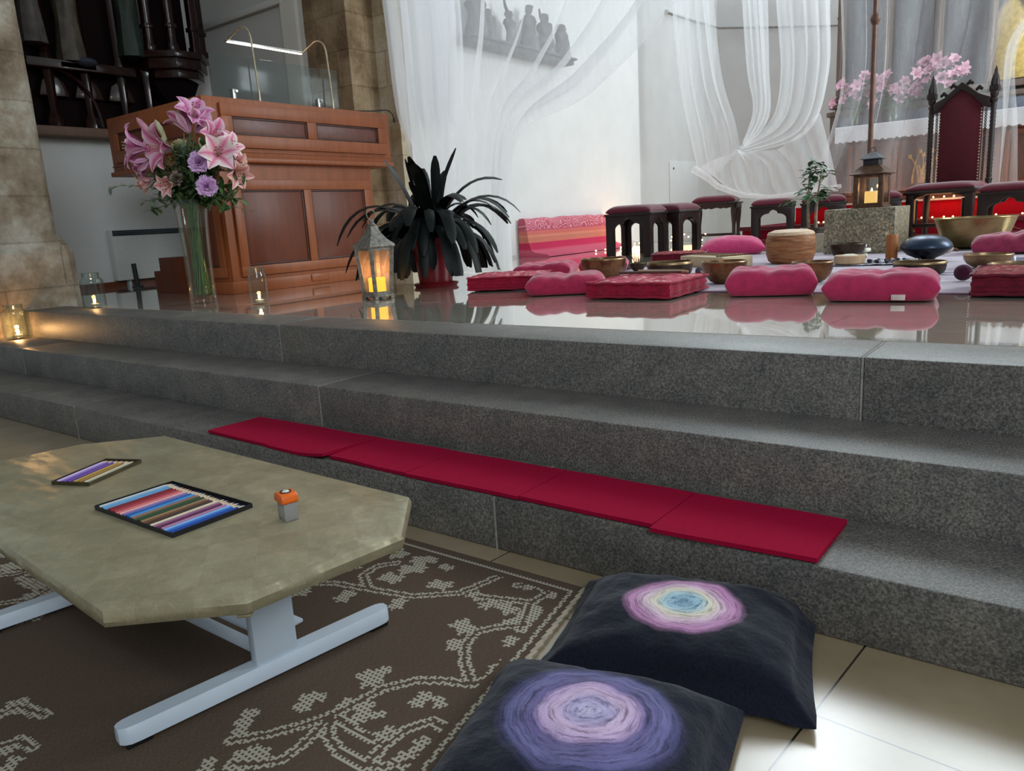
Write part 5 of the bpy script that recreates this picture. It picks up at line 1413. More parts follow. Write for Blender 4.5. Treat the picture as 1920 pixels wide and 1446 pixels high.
# black and white cloth under the chime
q = MB(); q.grid(lambda u, v: Vector(((u - 0.5) * 0.62, (v - 0.5) * 0.62, 0.003 + 0.003 * max(0, noise.noise(Vector((u * 6, v * 6, 3)))) + 0.003 * max(0, noise.noise(Vector((u * 14, v * 14, 1)))))), 40, 40)
t = NT('black and white print'); w = t.node('ShaderNodeTexVoronoi'); w.inputs['Scale'].default_value = 17; t.link(t.coord(), w.inputs['Vector']); t.color(t.ramp(w.outputs['Distance'], [(0.36, (26, 28, 44)), (0.44, (206, 206, 216))])); t.set(0.9, spec=0.1)
tag(q.build('patterned_cloth', t.m, None, 60, (-1.12, 5.50, ZR + 0.002), R(12)), 'black and white spotted cloth under the bamboo chime', 'cloth')
q = MB(); q.grid(lambda u, v: Vector(((u - 0.5) * 0.8, (v - 0.5) * 0.5, 0.004 + 0.012 * max(0, noise.noise(Vector((u * 5, v * 5, 9)))))), 30, 30); tag(q.build('grey_cloth', simple('grey green cloth', (120, 126, 122), 0.9), None, 60, (-0.74, 6.78, ZR - 0.002), R(6)), 'crumpled grey-green cloth under the huge golden bowl', 'cloth')
# beads on the cloth
r = thing('bead_string', 'string of dark wooden beads lying on the spotted cloth', 'beads', (-0.99, 5.29, ZR + 0.010)); rnd = random.Random(2)
for k in range(22):
    q = MB(); a = k / 22 * 6.28; q.ball((0.13 * math.cos(a) * (1 + 0.2 * math.sin(3 * a)), 0.07 * math.sin(a), 0.012), 0.013, n=10, m=6); q.build('bead', simple('dark bead', (34, 32, 48), 0.4) if k % 3 else simple('light bead', (196, 192, 200), 0.4), r)
# mallets
def mallet(label, loc, rz, rad, ln, m_head, m_h):
    r = thing('mallet', label, 'mallet', loc, rz); q = MB(); q.ball((0, 0, rad), rad, (1, 1, 0.95), 20, 14); q.build('head', m_head, r)
    q = MB(); q.tube([(rad * 0.8, 0, rad), (ln, 0, 0.012)], [0.009, 0.011], 10); q.build('handle', m_h, r)


mallet('purple ball mallet resting on the rug beside the claret cushion', (-0.475, 4.17, ZR), R(42), 0.040, 0.24, simple('purple felt', (66, 22, 44), 0.95, 0, 0.1, 60, 0.1, 0.1, 0.2), simple('mallet wood', (96, 62, 44), 0.5))
mallet('small grey ball mallet between the flat dark bowl and the deep bronze bowl', (-1.93, 4.50, ZR), R(-60), 0.030, 0.22, simple('grey felt', (84, 70, 78), 0.95), simple('mallet wood', (96, 62, 44), 0.5))
mallet('cream ball mallet beside the blue steel drum', (-0.79, 6.02, ZR + 0.012), R(80), 0.037, 0.2, simple('cream felt', (216, 208, 188), 0.95), simple('mallet wood', (96, 62, 44), 0.5))
for k, (dx, dy, a, L, c, lab) in enumerate(((-0.03, 0.02, 4, 0.34, (88, 62, 48), 'dark slim stick lying across the printed crimson cushion'), (0.02, 0.07, -8, 0.30, (178, 140, 104), 'pale slim stick lying across the printed crimson cushion'), (-0.01, 0.11, 2, 0.26, (120, 84, 60), 'brown slim stick, the furthest back on the printed crimson cushion'))):
    q = MB(); q.tube([(-L / 2, 0, 0.008), (L / 2, 0, 0.009)], [0.008, 0.006], 8); tag(q.build('stick', simple('stick wood %d' % k, c, 0.5), None, 35, (-1.78 + dx, 3.56 + dy, ZR + 0.093), R(a)), lab, 'stick')
q = MB(); q.grid(lambda u, v: Vector(((u - 0.5) * 0.22, (v - 0.5) * 0.16, 0.006 + 0.028 * max(0, noise.noise(Vector((u * 5, v * 5, 2)))) )), 18, 14); tag(q.build('white_cloth', simple('white napkin', (214, 206, 210), 0.9), None, 60, (-2.23, 4.31, ZR), R(20)), 'small crumpled white cloth in front of the flat dark bowl', 'cloth')
q = MB(); q.prism([(-0.07, 0), (0.07, 0), (0.07, 0.15), (-0.07, 0.15)], -0.012, 0.012, 'y', 0.004); pl = q.build('stone_plaque', simple('pale limestone', (186, 180, 166), 0.85, 0, 0.08, 30), None, 35, (-1.86, 6.98, ZF), R(16)); tag(pl, 'small pale stone plaque leaning beside the granite block behind the drum', 'plaque')

# --- granite block with lantern
q = MB(); q.box(-0.26, 0.26, -0.22, 0.22, 0, 0.345, 0.006)
for v in q.bm.verts: v.co += Vector((noise.noise(v.co * 9), noise.noise(v.co * 9 + Vector((4, 0, 0))), 0)) * 0.006
tag(q.build('granite_block', M_BLOCK, None, 30, (-1.45, 6.66, ZR), R(-3)), 'rough granite block carrying the brown lantern', 'stone block')
lx, ly, lz = -1.41, 6.60, ZR + 0.345


def box_lantern():
    r = thing('lantern', 'brown metal lantern with a lit ivory candle on top of the granite block', 'lantern', (lx, ly, lz), R(-3)); b = 0.108; h = 0.25
    q = MB(); q.box(-b - 0.01, b + 0.01, -b - 0.01, b + 0.01, 0, 0.014, 0.003); q.build('base', M_RUST, r)
    q = MB(); w = 0.036
    for sx in (-1, 1):
        for sy in (-1, 1): q.box(min(sx * b, sx * (b - w)), max(sx * b, sx * (b - w)), min(sy * b, sy * (b - w)), max(sy * b, sy * (b - w)), 0.014, h, 0.002)
    for k in range(4):
        q.xf = Matrix.Rotation(k * math.pi / 2, 4, 'Z'); q.box(-b + w, b - w, -b, -b + 0.010, 0.014, 0.036); q.box(-b + w, b - w, -b, -b + 0.010, h - 0.022, h)
    q.build('frame', M_RUST, r)
    for k in range(4):
        q = MB(); q.xf = Matrix.Rotation(k * math.pi / 2, 4, 'Z'); q.box(-b + w, b - w, -b + 0.004, -b + 0.006, 0.036, h - 0.022); q.build('pane', M_GLASS, r)
    q = MB(); N = []
    for ww, z in ((b + 0.022, h), (b + 0.026, h + 0.008), (b + 0.01, h + 0.016), (0.088, h + 0.05), (0.064, h + 0.07)): N.append([q.bm.verts.new((sx * ww, sy * ww, z)) for sx, sy in ((-1, -1), (1, -1), (1, 1), (-1, 1))])
    for A, B in zip(N, N[1:]):
        for k in range(4): q.bm.faces.new((A[k], A[(k + 1) % 4], B[(k + 1) % 4], B[k]))
    q.bm.faces.new(N[0][::-1]); q.bm.faces.new(N[-1]); q.build('roof', M_RUST, r, 25)
    q = MB(); q.box(-0.056, 0.056, -0.056, 0.056, h + 0.07, h + 0.115, 0.003); q.build('chimney', simple('dark chimney', (48, 46, 48), 0.5, 0.4), r)
    q = MB(); N = []
    for ww, z in ((0.074, h + 0.115), (0.076, h + 0.12), (0.012, h + 0.172)): N.append([q.bm.verts.new((sx * ww, sy * ww, z)) for sx, sy in ((-1, -1), (1, -1), (1, 1), (-1, 1))])
    for A, B in zip(N, N[1:]):
        for k in range(4): q.bm.faces.new((A[k], A[(k + 1) % 4], B[(k + 1) % 4], B[k]))
    q.bm.faces.new(N[0][::-1]); q.bm.faces.new(N[-1]); cp = q.build('cap', simple('grey cap metal', (92, 94, 98), 0.5, 0.5), r, 25)
    q = MB(); q.tube([(0.018 * math.cos(a), 0, h + 0.186 + 0.018 * math.sin(a)) for a in [6.283 * i / 16 for i in range(17)]], 0.003, 6, False); q.build('ring', M_BLACK, cp)
    q = MB(); q.lathe([(0, 0.0145), (0.05, 0.0145), (0.05, 0.115), (0.046, 0.126), (0.03, 0.112), (0, 0.106)], 28); cd = q.build('candle', emit('warm lit wax', (255, 196, 110), 1.1), r)
    q = MB(); q.lathe([(0, 0.108), (0.008, 0.118), (0.009, 0.126), (0.004, 0.142), (0, 0.152)], 12); q.build('flame', M_FLAME, cd)
    lamp('lantern_glow', (lx, ly, lz + 0.165), 1.0, (1.0, 0.58, 0.24), 0.02)


box_lantern()


# --- small indoor tree behind the drum
def small_tree():
    r = thing('potted_tree', 'small two-stemmed green tree behind the round drum', 'plant', (-2.10, 7.50, ZF)); rnd = random.Random(8)
    q = MB(); q.lathe([(0, 0), (0.08, 0), (0.105, 0.17), (0.115, 0.17), (0.115, 0.19), (0.1, 0.19), (0.098, 0.165), (0, 0.16)], 24); q.build('pot', simple('dark brown pot', (48, 34, 30), 0.5), r)
    tips = []
    for k, (a, b, c) in enumerate((((-0.03, 0, 0.15), (-0.06, 0, 0.36), (-0.045, 0.02, 0.66)), ((0.03, 0, 0.15), (0.0, 0.02, 0.34), (0.075, 0.0, 0.72)))):
        q = MB(); P = bez(a, b, c, 10); q.tube(P, [0.018 - 0.011 * i / 10 for i in range(11)], 8); tips.append((P[6:], P[-1])); q.build('trunk', simple('grey bark', (138, 122, 104), 0.8, 0, 0.2, 30, 0.3), r)
    q = MB(); q2 = MB()
    for st, tip in tips:
        for k in range(11):
            p = st[k % len(st)]; a = rnd.uniform(0, 6.28); e = rnd.uniform(-0.1, 1.0); d = Vector((math.cos(a) * math.cos(e), math.sin(a) * math.cos(e), math.sin(e))); L = rnd.uniform(0.09, 0.20); end = p + d * L; q2.tube([p, p + d * L * 0.5 + Vector((0, 0, 0.015)), end], 0.003, 5)
            for j in range(5):
                aa = rnd.uniform(0, 6.28); dd = (d * 0.7 + Vector((math.cos(aa), math.sin(aa), rnd.uniform(-0.6, 0.5)))).normalized(); leaf(q, end - d * 0.02 * j, dd, rnd.uniform(0.075, 0.12), rnd.uniform(0.018, 0.027), 0.9)
    q2.build('twigs', simple('green twig', (92, 104, 64), 0.6), r); q.build('foliage', simple('bright tree leaf', (58, 92, 60), 0.4, 0, 0.3, 14), r, 0, recalc=False)


small_tree()

# ================================================================ stools, chair, altar
def arch_outline(w, h, leg, zs, top):
    """one side of a gothic stool: a board with a trefoil arch cut out of it"""
    o = [(-w / 2, 0), (-w / 2, h), (w / 2, h), (w / 2, 0), (w / 2 - leg, 0)]
    a = w / 2 - leg; pts = []
    for i in range(9):                                              # right shoulder up to the notch
        t = i / 8 * math.pi / 2; pts.append((a * 0.42 + a * 0.58 * math.cos(t), zs + (top - zs) * 0.55 * math.sin(t)))
    for i in range(9):                                              # the middle foil, pointed
        t = i / 8; ang = math.pi * t; pts.append((a * 0.36 * math.cos(ang), zs + (top - zs) * (0.62 + 0.30 * math.sin(ang) + (0.08 if i == 4 else 0))))
    for i in range(9):
        t = math.pi / 2 - i / 8 * math.pi / 2; pts.append((-a * 0.42 - a * 0.58 * math.cos(t), zs + (top - zs) * 0.55 * math.sin(t)))
    return o + pts + [(-w / 2 + leg, 0)]


def stool_proto():
    s, h = 0.46, 0.415; r = thing('gothic_stool', '', 'stool', (0, 0, 0), 0, 'gothic stools with velvet seats')
    for k in range(4):
        q = MB(); q.xf = Matrix.Rotation(k * math.pi / 2, 4, 'Z')
        q.prism(arch_outline(s - 0.002 if k % 2 == 0 else s - 0.094, h - 0.02, 0.082 if k % 2 == 0 else 0.036, 0.265, 0.372), -s / 2, -s / 2 + 0.046, 'y', 0.003); q.build('arched_side', M_DARK, r, 30)
    q = MB(); q.box(-s / 2 - 0.012, s / 2 + 0.012, -s / 2 - 0.012, s / 2 + 0.012, h - 0.022, h, 0.006); q.build('top_board', M_DARK, r)
    q = soft_bm(s + 0.0, s + 0.0, 0.082, 6.0, 0, 0.002, N=26, seed=1, edge=0.25); q.build('seat_cushion', M_VELVET, r, 60, (0, 0, h - 0.002))
    return r


STOOLS = [((-3.60, 6.86, ZF), 6, 1.0, 'gothic stool with a velvet seat nearest the striped throw, fairy lights seen under its arches'), ((-3.50, 7.405, ZF), -4, 1.0, 'gothic stool with a velvet seat just behind the one by the striped throw'),
          ((-2.95, 8.95, ZF), 16, 1.0, 'gothic stool with a velvet seat left of the small tree, beside the red altar step'), ((-2.44, 9.12, ZF), 14, 1.0, 'gothic stool with a velvet seat straight behind the small tree'),
          ((-1.90, 9.22, ZF), 10, 1.0, 'gothic stool with a velvet seat hidden behind the brown lantern'), ((-0.60, 8.12, ZF), 0, 1.0, 'gothic stool with a velvet seat between the tall chair and the plum cushion')]
p0 = stool_proto()
for i, (loc, rz, sc, lab) in enumerate(STOOLS):
    if i == 0: p0.location = loc; p0.rotation_euler = (0, 0, R(rz)); p0['label'] = lab
    else: dup(p0, loc, R(rz), lab)


def bench():
    r = thing('turned_leg_stool', 'larger stool with a velvet seat on four shaped legs against the white apse wall', 'stool', (-4.24, 10.45, ZF), R(12)); w, d, h = 0.62, 0.46, 0.50
    for sx in (-1, 1):
        for sy in (-1, 1):
            q = MB(); x, y = sx * (w / 2 - 0.04), sy * (d / 2 - 0.04); q.tube([(x, y, 0), (x, y, 0.03), (x, y, 0.06), (x, y, 0.18), (x, y, 0.30), (x, y, 0.36), (x, y, h - 0.03)], [0.034, 0.036, 0.026, 0.024, 0.036, 0.042, 0.042], 10); q.build('leg', M_DARK, r)
    q = MB(); zs = [h - 0.03, h - 0.10]
    for (a0, a1, ax, off) in ((-w / 2, w / 2, 'y', -d / 2), (-w / 2, w / 2, 'y', d / 2 - 0.03), (-d / 2, d / 2, 'x', -w / 2), (-d / 2, d / 2, 'x', w / 2 - 0.03)):
        n = 24; low = [(a0 + (a1 - a0) * i / n, h - 0.085 + 0.018 * abs(math.sin(math.pi * 3 * i / n))) for i in range(n + 1)]; q.prism([(a1, h - 0.02), (a0, h - 0.02)] + low, off, off + 0.03, ax)
    q.build('apron', M_DARK, r, 30)
    q = MB(); q.box(-w / 2 - 0.02, w / 2 + 0.02, -d / 2 - 0.02, d / 2 + 0.02, h - 0.024, h, 0.006); q.build('top_board', M_DARK, r)
    q = MB(); q.box(-w / 2 + 0.04, w / 2 - 0.04, -d / 2 + 0.03, -d / 2 + 0.06, 0.05, 0.085, 0.008); q.build('stretcher', M_DARK, r)
    q = soft_bm(w - 0.03, d - 0.03, 0.10, 5.0, 0, 0.002, N=26, seed=2, edge=0.25); q.build('seat_cushion', M_VELVET, r, 60, (0, 0, h - 0.002))


bench()


def throne():
    r = thing('tall_chair', 'tall dark carved chair with a red velvet back and spired posts before the altar', 'chair', (-1.28, 9.50, ZF), R(-10)); w, d, sh = 0.66, 0.52, 0.47
    for sx in (-1, 1):
        q = MB(); x = sx * (w / 2 - 0.045); q.box(x - 0.04, x + 0.04, -d / 2, -d / 2 + 0.08, 0, sh - 0.03, 0.006); q.box(x - 0.048, x + 0.048, -d / 2 - 0.008, -d / 2 + 0.088, 0, 0.06, 0.006); q.tube([(x - sx * 0.062, -d / 2 + 0.04, 0.1), (x - sx * 0.062, -d / 2 + 0.04, sh - 0.09)], 0.012, 8); q.build('leg', M_DARK, r)
    q = MB(); q.box(-w / 2 - 0.02, w / 2 + 0.02, -d / 2 - 0.02, d / 2, sh - 0.035, sh, 0.008)
    for sx in (-1, 1): q.prism([(sx * (w / 2 - 0.08), sh - 0.03), (sx * (w / 2 - 0.08), sh - 0.085), (sx * (w / 2 - 0.13), sh - 0.06), (sx * (w / 2 - 0.17), sh - 0.05), (sx * 0.10, sh - 0.03)], -d / 2 + 0.02, -d / 2 + 0.05, 'y')
    q.box(-w / 2 + 0.05, w / 2 - 0.05, -d / 2 + 0.03, -d / 2 + 0.06, 0.09, 0.13, 0.004)
    q.build('seat_frame', M_DARK, r)
    q = soft_bm(w + 0.01, d - 0.02, 0.085, 5.0, 0, 0.002, N=26, seed=3, edge=0.25); q.build('seat_cushion', M_VELVET, r, 60, (0, -0.01, sh - 0.002))
    bx = 0.30; by = d / 2 + 0.03
    for sx in (-1, 1):
        q = MB(); prof = [(0, 0), (0.036, 0), (0.036, 0.5), (0.03, 0.52), (0.036, 0.56)]
        for i in range(40):
            z = 0.58 + i * 0.0195; prof.append((0.024 + 0.006 * (i % 2), z))
        prof += [(0.036, 1.36), (0.024, 1.38), (0.036, 1.40), (0.040, 1.42), (0.040, 1.47)]
        q.lathe(prof, 12, (sx * bx, by, 0)); po = q.build('back_post', M_DARK, r)
        q = MB(); q.box(sx * bx - 0.042, sx * bx + 0.042, by - 0.042, by + 0.042, 1.44, 1.50, 0.005)
        q.lathe([(0.036, 1.50), (0.040, 1.53), (0.030, 1.56), (0.034, 1.58), (0.016, 1.63), (0.018, 1.645), (0.006, 1.68), (0, 1.70)], 8, (sx * bx, by, 0))
        for k in range(4):
            a = k * math.pi / 2 + 0.785; q.lathe([(0.010, 1.49), (0.010, 1.54), (0, 1.575)], 6, (sx * bx + 0.036 * math.cos(a), by + 0.036 * math.sin(a), 0))
        q.build('finial', M_DARK, po)
    q = MB(); q.prism([(-0.205, 0.45), (0.205, 0.45), (0.205, 1.33), (0.12, 1.42), (0, 1.50), (-0.12, 1.42), (-0.205, 1.33)], by - 0.035, by - 0.005, 'y', 0.008); q.build('back_panel', M_VELVETD, r)
    q = MB(); q.prism([(-0.205, 0.45), (0.205, 0.45), (0.205, 1.33), (0, 1.47), (-0.205, 1.33)], by - 0.004, by + 0.014, 'y'); q.build('back_board', M_DARK, r)
    q = MB(); q.prism([(-0.27, 1.28), (-0.22, 1.30), (-0.12, 1.41), (0, 1.50), (0.12, 1.41), (0.22, 1.30), (0.27, 1.28), (0.27, 1.39), (0.16, 1.44), (0.0, 1.575), (-0.16, 1.44), (-0.27, 1.39)], by - 0.05, by + 0.018, 'y', 0.004); cr = q.build('crest', M_DARK, r)
    for x, z in ((-0.18, 1.455), (-0.09, 1.53), (0.07, 1.545), (0.16, 1.475)):
        q = MB()
        for ox, oz, rr in ((0, 0.028, 0.022), (-0.02, 0.012, 0.018), (0.02, 0.012, 0.018)): q.ball((x + ox, by - 0.016, z + oz), rr, (1, 0.7, 1), 8, 6)
        q.build('crocket', M_DARK, cr)
    for sx in (-1, 1):                                               # pierced edging: a thin rail of open knobs beside the velvet
        q = MB(); x = sx * 0.236
        for i in range(26):
            z = 0.56 + i * 0.0285; q.tube([(x + 0.009 * math.cos(a), by - 0.012, z + 0.011 * math.sin(a)) for a in [6.283 * k / 8 for k in range(9)]], 0.0048, 5, False)
        q.build('pierced_edging', M_DARK, r)
        q = MB()
        for i in range(24): q.ball((sx * 0.200, by - 0.038, 0.57 + i * 0.031), 0.0065, (1, 0.6, 1), 8, 5)
        q.build('nail_row', simple('pale upholstery nails', (196, 180, 160), 0.35, 0.6), r)


throne()

# --- altar steps with red carpet
q = MB(); q.box(-3.70, 2.2, 10.0, 13.2, ZF, 0.636, 0.004); struct('floor_altar_step', q, M_CARPET_SHADE)
q = MB(); q.box(-3.1, 2.0, 10.28, 12.9, 0.636, 0.862, 0.004); struct('floor_altar_dais', q, M_CARPETR)
q = MB(); q.box(-3.74, 2.22, 9.965, 10.0, 0.59, 0.642, 0.006); struct('trim_3', q, M_VELVETD)
q = MB(); q.box(-3.12, 2.0, 10.255, 10.28, 0.845, 0.868, 0.004); struct('trim_4', q, simple('pale stone nosing', (206, 190, 184), 0.7))


def altar():
    r = thing('altar', 'broad walnut altar with carved front panels behind the white veil', 'altar', (-0.75, 10.95, 0.862)); T = Matrix.Translation((0.75, -10.95, -0.862))

    def new(): q = MB(); q.xf = T; return q
    x0, x1, yf = -2.62, 1.1, 10.60; zt = 1.80
    q = new(); q.box(x0 + 0.06, x1 - 0.06, yf + 0.05, 11.25, 0.862, zt - 0.06); q.box(x0, x1, yf + 0.0, 11.28, 0.862, 0.96, 0.01); q.build('body', M_BROWN, r)
    q = new(); q.box(x0 - 0.08, x1 + 0.08, yf - 0.06, 11.3, zt - 0.05, zt, 0.01); q.box(x0 - 0.02, x1 + 0.02, yf - 0.01, 11.28, zt - 0.13, zt - 0.05, 0.012); q.box(x0 + 0.02, x1 - 0.02, yf + 0.02, 11.27, zt - 0.20, zt - 0.13, 0.01); q.build('table_slab', M_BROWN, r)
    for i, a in enumerate((-2.48, -1.98, -1.40, -0.82)):
        w = (0.42, 0.50, 0.50, 0.50)[i]; q = new(); q.mi = 0
        q.box(a, a + w, yf + 0.02, yf + 0.055, 0.98, 1.58); q.mi = 1; q.box(a + 0.06, a + w - 0.06, yf + 0.012, yf + 0.03, 1.03, 1.53, 0.006); q.build('front_panel', [M_BROWN, M_BROWN2], r)
    for i, x in enumerate((-2.54, -2.02, -1.44, -0.86, -0.28)):
        q = new(); q.lathe([(0.045, 0.96), (0.045, 1.0), (0.03, 1.02), (0.026, 1.5), (0.04, 1.54), (0.045, 1.58)], 10, (x, yf + 0.02, 0)); q.build('colonnette', M_BROWN, r)
    # gilded foliage carved on the second panel
    q = new(); rnd = random.Random(3)
    for k in range(9):
        a = rnd.uniform(0.4, 2.7); p0 = Vector((-1.74 + rnd.uniform(-0.08, 0.08), yf + 0.006, 1.06)); p2 = p0 + Vector((math.cos(a) * 0.16, 0, 0.18 + 0.22 * rnd.random())); q.tube(bez(p0, p0 + Vector((0, 0, 0.2)), p2, 8), [0.014 - 0.001 * i for i in range(9)], 6); q.ball(p2, 0.024, (1, 0.5, 1.2), 8, 6)
    q.build('gilded_carving', M_GOLD, r)
    q = MB(); n = 120

    def F(u, v):
        x = -2.70 + 3.9 * u; s = v * (0.62 + 0.18)
        sc = 0.012 * math.sin(u * 260)
        if s < 0.62: return Vector((x, 11.24 - s * (11.24 - 10.51) / 0.62, zt + 0.006))
        return Vector((x, 10.51 - 0.012 + 0.012 * math.sin(u * 90) * (s - 0.62) * 6, zt + 0.006 - (s - 0.62) - (0.012 if v > 0.99 else 0) * (1 + math.sin(u * 300))))
    q.grid(F, n, 24); t = NT('white altar linen'); f = t.noise(t.coord((60, 1, 1)), 6, 2); t.color((222, 222, 226)); t.set(0.9, spec=0.15); t.bump(f, 0.5, 0.01)
    tag(q.build('altar_cloth', t.m, None, 60), 'white altar cloth with a hanging frilled front edge', 'altar cloth')


altar()


def retable():
    r = thing('retable', 'tall carved wooden altarpiece with niches rising behind the altar', 'altarpiece', (-0.75, 11.6, 0.862)); T = Matrix.Translation((0.75, -11.6, -0.862)); m = wood('grey brown oak', (124, 104, 92), 0.75, 0.55, (1, 1, 10), 5)

    def new(): q = MB(); q.xf = T; return q
    q = new(); q.box(-2.95, 1.4, 11.45, 12.1, 0.862, 4.6); q.build('back_board', m, r)
    q = new(); q.box(-2.98, 1.43, 11.32, 11.45, 0.862, 2.02); q.build('predella', m, r)
    q = new(); q.box(-3.02, 1.47, 11.28, 11.46, 2.02, 2.08, 0.01); q.box(-3.0, 1.45, 11.30, 11.46, 2.12, 2.20, 0.012); q.build('cornice', m, r)
    for a in (-2.9, -2.3, -1.75, -1.2): 
        q = new(); q.box(a + 0.03, a + 0.50, 11.305, 11.325, 1.86, 2.0, 0.01); q.build('predella_panel', simple('dull blue panel', (96, 100, 112), 0.6), r)
    for i, a in enumerate((-2.80, -2.24, -1.66)):
        q = new(); w = 0.44; pts = [(a, 2.22), (a + w, 2.22), (a + w, 3.3)] + [(a + w / 2 + w / 2 * math.cos(t), 3.3 + 0.36 * math.sin(t)) for t in [math.pi * k / 12 for k in range(1, 12)]] + [(a, 3.3)]
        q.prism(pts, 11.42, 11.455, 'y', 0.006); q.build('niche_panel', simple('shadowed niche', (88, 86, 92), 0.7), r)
    for x in (-2.88, -2.31, -1.73, -1.16):
        q = new(); q.box(x - 0.045, x + 0.045, 11.34, 11.45, 2.2, 4.4, 0.01); q.lathe([(0.05, 2.2), (0.05, 2.26), (0.03, 2.3), (0.03, 3.2), (0.05, 3.26)], 10, (x, 11.33, 0)); q.build('pilaster', m, r)
    q = new(); a, w = -1.14, 0.34; pts = [(a, 2.22), (a + w, 2.22), (a + w, 2.80)] + [(a + w / 2 + w / 2 * math.cos(t), 2.80 + 0.34 * math.sin(t)) for t in [math.pi * k / 12 for k in range(1, 12)]] + [(a, 2.80)]
    q.prism(pts, 11.40, 11.456, 'y', 0.006); q.build('gilded_panel', simple('gilded field', (206, 176, 104), 0.5, 0.35, 0.12, 20), r)
    q = new(); q.tube([(a + w / 2 + w / 2 * math.cos(t), 11.40, 2.80 + 0.34 * math.sin(t)) for t in [math.pi * k / 16 for k in range(17)]], 0.022, 8); q.build('arch_moulding', m, r)


retable()


def flower_bunch(label, loc, seed, n=16, spread=0.26):
    rnd = random.Random(seed); r = thing('lily_bouquet', label, 'bouquet', loc, 0, 'lily bouquets on the altar')
    q = MB(); q.lathe([(0, 0), (0.06, 0), (0.07, 0.1), (0.06, 0.22), (0.065, 0.24), (0.055, 0.24), (0.05, 0.02), (0, 0.02)], 16); q.build('vase', M_GLASSV, r)
    q = MB(); g = MB()
    for k in range(n):
        p = Vector((rnd.uniform(-1, 1) * spread, rnd.uniform(-0.8, 0.2) * spread * 0.6, 0.40 + rnd.uniform(-0.12, 0.26) )); g.tube([(0, 0, 0.05), (p.x * 0.3, p.y * 0.3, 0.25), p], 0.004, 5)
        f = Vector((p.x * 2, -0.5 + rnd.uniform(-0.3, 0.3), rnd.uniform(0, 0.9))).normalized(); b = MB(); petals(b, 6, rnd.uniform(0.09, 0.13), 0.030, 0.85, 0.8, seed * 50 + k, nu=5, nv=3)
        M = Matrix.Translation(p) @ facing(f); me = bpy.data.meshes.new('tmp')
        for v in b.bm.verts: v.co = M @ v.co
        b.bm.to_mesh(me); b.bm.free(); q.bm.from_mesh(me); bpy.data.meshes.remove(me)
        for j in range(3): leaf(g, p * 0.75, Vector((rnd.uniform(-1, 1), rnd.uniform(-1, 0.4), rnd.uniform(-0.2, 0.8))), 0.13, 0.017, 0.8)
    q.build('blooms', simple('pale pink lily', (232, 176, 196), 0.6, 0, 0.12, 18), r, 60, recalc=False); g.build('stems_and_leaves', M_LEAF, r, 0, recalc=False)


flower_bunch('bouquet of pale pink lilies at the end of the altar, dimmed by the veil', (-2.62, 11.14, 1.81), 1, 14, 0.22)
flower_bunch('bouquet of pink lilies in the middle of the altar, beside the iron rod', (-2.16, 11.14, 1.81), 2, 20, 0.27)
flower_bunch('fullest bouquet of pink lilies on the altar, left of the tall chair spire', (-1.63, 11.14, 1.88), 3, 24, 0.28)

# --- iron rod with a ball
r = thing('standing_rod', 'tall slim brown iron rod with a ball knop behind the granite block', 'rod', (-1.565, 7.2, ZF))
q = MB(); q.lathe([(0, 0), (0.13, 0), (0.13, 0.02), (0.05, 0.05), (0.022, 0.08), (0, 0.085)], 20); q.build('foot', simple('brown iron', (104, 74, 62), 0.5, 0.4), r)
q = MB(); q.tube([(0, 0, 0.06), (0, 0, 1.6), (0, 0, 3.4)], [0.022, 0.020, 0.016], 12); q.build('shaft', simple('brown iron', (104, 74, 62), 0.5, 0.4), r)
q = MB(); q.lathe([(0.018, 1.80), (0.026, 1.812), (0.036, 1.835), (0.040, 1.85), (0.036, 1.866), (0.024, 1.885), (0.018, 1.90)], 20); q.build('knop', simple('brown iron', (104, 74, 62), 0.5, 0.4), r)

# --- cable clipped across the apse wall
q = MB(); q.tube([(-5.285, 11.15, 3.77), (-5.285, 12.0, 3.80), (-5.26, 13.08, 3.84), (-4.4, 14.0, 3.84), (-3.4, 15.0, 3.84)], 0.016, 6); q.ball((-5.28, 11.15, 3.77), 0.035)
tag(q.build('wall_cable', simple('grey cable', (150, 148, 144), 0.6)), 'thin grey cable clipped high across the white apse wall', 'cable')


# --- fairy lights
M_BULB = emit('fairy bulb', (255, 190, 120), 14)


def string_lights(label, pts, power=0.0, rad=0.0095):
    r = thing('fairy_lights', label, 'fairy lights', pts[0]); o = Vector(pts[0])
    path = []
    for a, b in zip(pts, pts[1:]): path += bez(Vector(a) - o, (Vector(a) + Vector(b)) / 2 - o + Vector((0.01, 0.02, -0.006)), Vector(b) - o, 5)[:-1]
    path.append(Vector(pts[-1]) - o); q = MB(); q.tube(path, 0.002, 4); q.build('wire', simple('thin wire', (120, 104, 84), 0.5), r)
    for p in pts:
        q = MB(); q.ball(Vector(p) - o + Vector((0, 0, 0.006)), rad, n=8, m=6); q.build('bulb', M_BULB, r)
    c = sum((Vector(p) for p in pts), Vector()) / len(pts)
    if power: lamp('fairy_glow', (c.x + 0.05, c.y - 0.15, c.z + 0.12), power, (1.0, 0.5, 0.2), 0.2)


